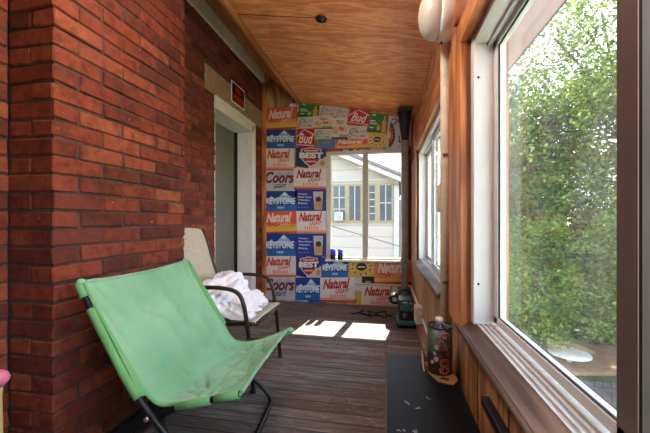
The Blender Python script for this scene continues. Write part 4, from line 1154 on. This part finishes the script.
def crown(bm, c, R, n, size, rnd, squash=.85):
    blobs = []
    for _ in range(44):
        d = Vector((rnd.gauss(0, 1), rnd.gauss(0, 1), rnd.gauss(0, 1))).normalized() * R * rnd.uniform(.35, .95)
        blobs.append((Vector(c) + Vector((d.x, d.y, d.z * squash)), R * rnd.uniform(.16, .4)))
    for i in range(n):
        b, r = blobs[rnd.randrange(len(blobs))]
        d = Vector((rnd.gauss(0, 1), rnd.gauss(0, 1), rnd.gauss(0, 1))).normalized() * r * rnd.uniform(.55, 1.0)
        p = b + d; s = size * rnd.uniform(.6, 1.3)
        e1 = Vector((rnd.gauss(0, 1), rnd.gauss(0, 1), rnd.gauss(0, .5))).normalized(); e2 = e1.cross(Vector((rnd.gauss(0, 1), rnd.gauss(0, 1), rnd.gauss(0, 1)))).normalized()
        V = [bm.verts.new(p + e1 * s), bm.verts.new(p + e2 * s * .55), bm.verts.new(p - e1 * s), bm.verts.new(p - e2 * s * .55)]
        bm.faces.new(V)
    return blobs
def tree(name, x, y, zcen, R, label, li, n=7000, size=.09, seed=1, trunk=True, cat='tree', squash=.9, group=None):
    rnd = random.Random(seed); t = thing(name, (x, y, GZ), label, cat, group)
    bm = bmesh.new(); bl = crown(bm, (x, y, zcen), R, n, size, rnd, squash); finish('foliage', bm, LM[li], t)
    if trunk:
        bm = bmesh.new(); tube(bm, [(x, y, GZ), (x + .08, y, GZ + (zcen - GZ) * .5), (x, y + .05, zcen + R * .1)], [.13, .1, .05] if R > 2 else [.04, .03, .02], 9)
        for b, r in bl[:12]:
            tube(bm, [(x, y, zcen - R * .3), ((x + b.x) / 2, (y + b.y) / 2, (zcen + b.z) / 2 - .1), tuple(b)], .03 if R > 1.5 else .012, 6)
        finish('trunk', bm, bark, t)
TREES = [
 ('maple_tree', 3.7, 10.2, 2.2, 3.1, 'tall maple at the left of the near side window view', 0, 26000, .055, 11),
 ('maple_tree', 6.6, 10.6, 4.4, 3.6, 'broad tall maple in the middle of the near side window view', 0, 34000, .058, 12),
 ('maple_tree', 9.4, 9.8, 3.2, 3.2, 'leafy tree beside the brown window stile, right of middle maple', 1, 20000, .06, 13),
 ('maple_tree', 5.2, 16.5, 3.4, 4.2, 'more distant dark tree behind the tall maples', 1, 22000, .1, 14),
 ('maple_tree', 13.0, 15.5, 3.6, 4.8, 'distant big tree at the right behind the leafy tree', 0, 14000, .11, 15),
 ('young_tree', 3.4, 7.9, -.4, 1.5, 'bright green young tree low behind the dusty pane', 2, 17000, .04, 16),
 ('young_tree', 5.2, 7.9, -.2, 1.6, 'yellow-green young tree above the sunlit yard patch', 2, 17000, .04, 17),
 ('young_tree', 7.2, 8.0, -.3, 1.8, 'green young tree at the far side of the yard', 0, 10000, .05, 18),
 ('bush', 3.3, 9.4, -1.9, 1.2, 'rounded dark bush at the left edge of the yard', 1, 5000, .06, 19),
 ('bush', 4.9, 10.2, -1.9, 1.3, 'rounded bush behind the white garden table', 1, 5000, .06, 20),
 ('bush', 6.6, 10.4, -1.9, 1.3, 'rounded bush at the right end of the yard patch', 1, 5000, .06, 21),
]
for a in TREES:
    tree(a[0], a[1], a[2], a[3], a[4], a[5], a[6], a[7], a[8], a[9], trunk=True, cat='bush' if a[0] == 'bush' else 'tree', group={'bush': 'bushes round the yard', 'young_tree': 'young trees behind the yard'}.get(a[0], 'tall trees beyond the yard'))
# sunny yard patch, white table, dark fence
bm = bmesh.new(); prism(bm, [(3.39, 7.72), (4.99, 8.02), (6.07, 9.76), (4.375, 9.57)], 'Z', -2.38, -2.3)
yp = finish('shed_roof', bm, plain('tan_boards', (150, 118, 84), .9, 0, .2, 6))
tag(yp, 'tan flat shed roof below the near side window', 'shed roof')
t = thing('garden_table', (4.19, 8.39, -2.3), 'small white garden table on the tan shed roof', 'table')
finish('table_top', LA([(0, 0), (.42, 0), (.42, .03), (0, .03)], (4.19, 8.39, -2.12), 'Z', 24), M['white'], t)
finish('table_leg', T([(4.19, 8.39, -2.3), (4.19, 8.39, -2.12)], .05, 10), M['white'], t)
ft = thing('yard_fence', (4.0, 7.3, GZ), 'dark grey board fence in the yard below the near window', 'fence')
bm = bmesh.new()
for i in range(40): box(bm, 1.4 + i * .15, 1.535 + i * .15, 7.3, 7.33, GZ, -2.22 - .02 * (i % 2))
finish('fence_boards', bm, plain('dark_fence', (58, 56, 56), .9, 0, .25, 10), ft)
for z in (-2.4, -2.75): finish('fence_rail', B(1.4, 7.4, 7.24, 7.299, z, z + .06), plain('dark_fence', (58, 56, 56), .9, 0, .25, 10), ft)

rnd = random.Random(77); bm = bmesh.new()
for i in range(16000):
    x = rnd.uniform(-1, 26); y = 21 - .25 * x + rnd.gauss(0, .5); z = GZ + rnd.random() ** .8 * (4.6 + .8 * math.sin(x * .9) + .5 * math.sin(x * 2.3)); s_ = rnd.uniform(.1, .2)
    e1 = Vector((rnd.gauss(0, 1), rnd.gauss(0, 1), rnd.gauss(0, 1))).normalized(); e2 = e1.orthogonal().normalized(); p = Vector((x, y, z))
    bm.faces.new([bm.verts.new(p + e1 * s_), bm.verts.new(p + e2 * s_ * .6), bm.verts.new(p - e1 * s_), bm.verts.new(p - e2 * s_ * .6)])
hg = thing('tall_hedge', (12, 18, GZ), 'tall dark hedge running along the back of the yard behind all trees', 'hedge')
finish('foliage', bm, LM[1], hg); bm = bmesh.new(); prism(bm, [(-1, 21.3), (26, 14.5), (26, 14.9), (-1, 21.7)], 'Z', GZ, GZ + 3.6); finish('inner_twigs', bm, plain('dark_twigs', (34, 44, 26), .95, 0, .3, 4), hg)

# ================================================================ LIGHT
w = bpy.data.worlds.new('World'); sc.world = w; w.use_nodes = True
nt = w.node_tree; bg = nt.nodes['Background']
tc = nt.nodes.new('ShaderNodeTexCoord'); sx = nt.nodes.new('ShaderNodeSeparateXYZ'); rp = nt.nodes.new('ShaderNodeValToRGB')
nt.links.new(tc.outputs['Generated'], sx.inputs[0]); nt.links.new(sx.outputs['Z'], rp.inputs['Fac'])
rp.color_ramp.elements[0].position = 0.0; rp.color_ramp.elements[0].color = (.86, .92, 1, 1)
rp.color_ramp.elements[1].position = .8; rp.color_ramp.elements[1].color = (.50, .68, 1, 1)
nt.links.new(rp.outputs[0], bg.inputs[0]); bg.inputs[1].default_value = 2.2
sun = bpy.data.lights.new('sun', 'SUN'); sun.energy = 12; sun.angle = .009; sun.color = (1, .90, .76)
so = bpy.data.objects.new('sun', sun); COL.objects.link(so)
dirv = Vector((-.155, -1, -.85)).normalized()
so.rotation_euler = dirv.to_track_quat('-Z', 'Y').to_euler()

# ================================================================ CAMERA
cam = bpy.data.cameras.new('camera'); co = bpy.data.objects.new('camera', cam); COL.objects.link(co)
cam.sensor_width = 36; cam.lens = F / 650 * 36; cam.shift_y = 3.5 / 650; cam.clip_start = .02; cam.clip_end = 200
co.location = (0, 0, EYE); co.rotation_euler = (PI / 2, 0, math.atan2(YAW, F))
sc.camera = co
sc.view_settings.view_transform = 'Standard'; sc.view_settings.look = 'None'; sc.view_settings.gamma = 1; sc.view_settings.use_curve_mapping = False
sc.view_settings.exposure = 1.85
sc.cycles.max_bounces = 14; sc.cycles.diffuse_bounces = 8; sc.cycles.transparent_max_bounces = 16
sc.cycles.sample_clamp_indirect = 8
sc.cycles.use_denoising = True
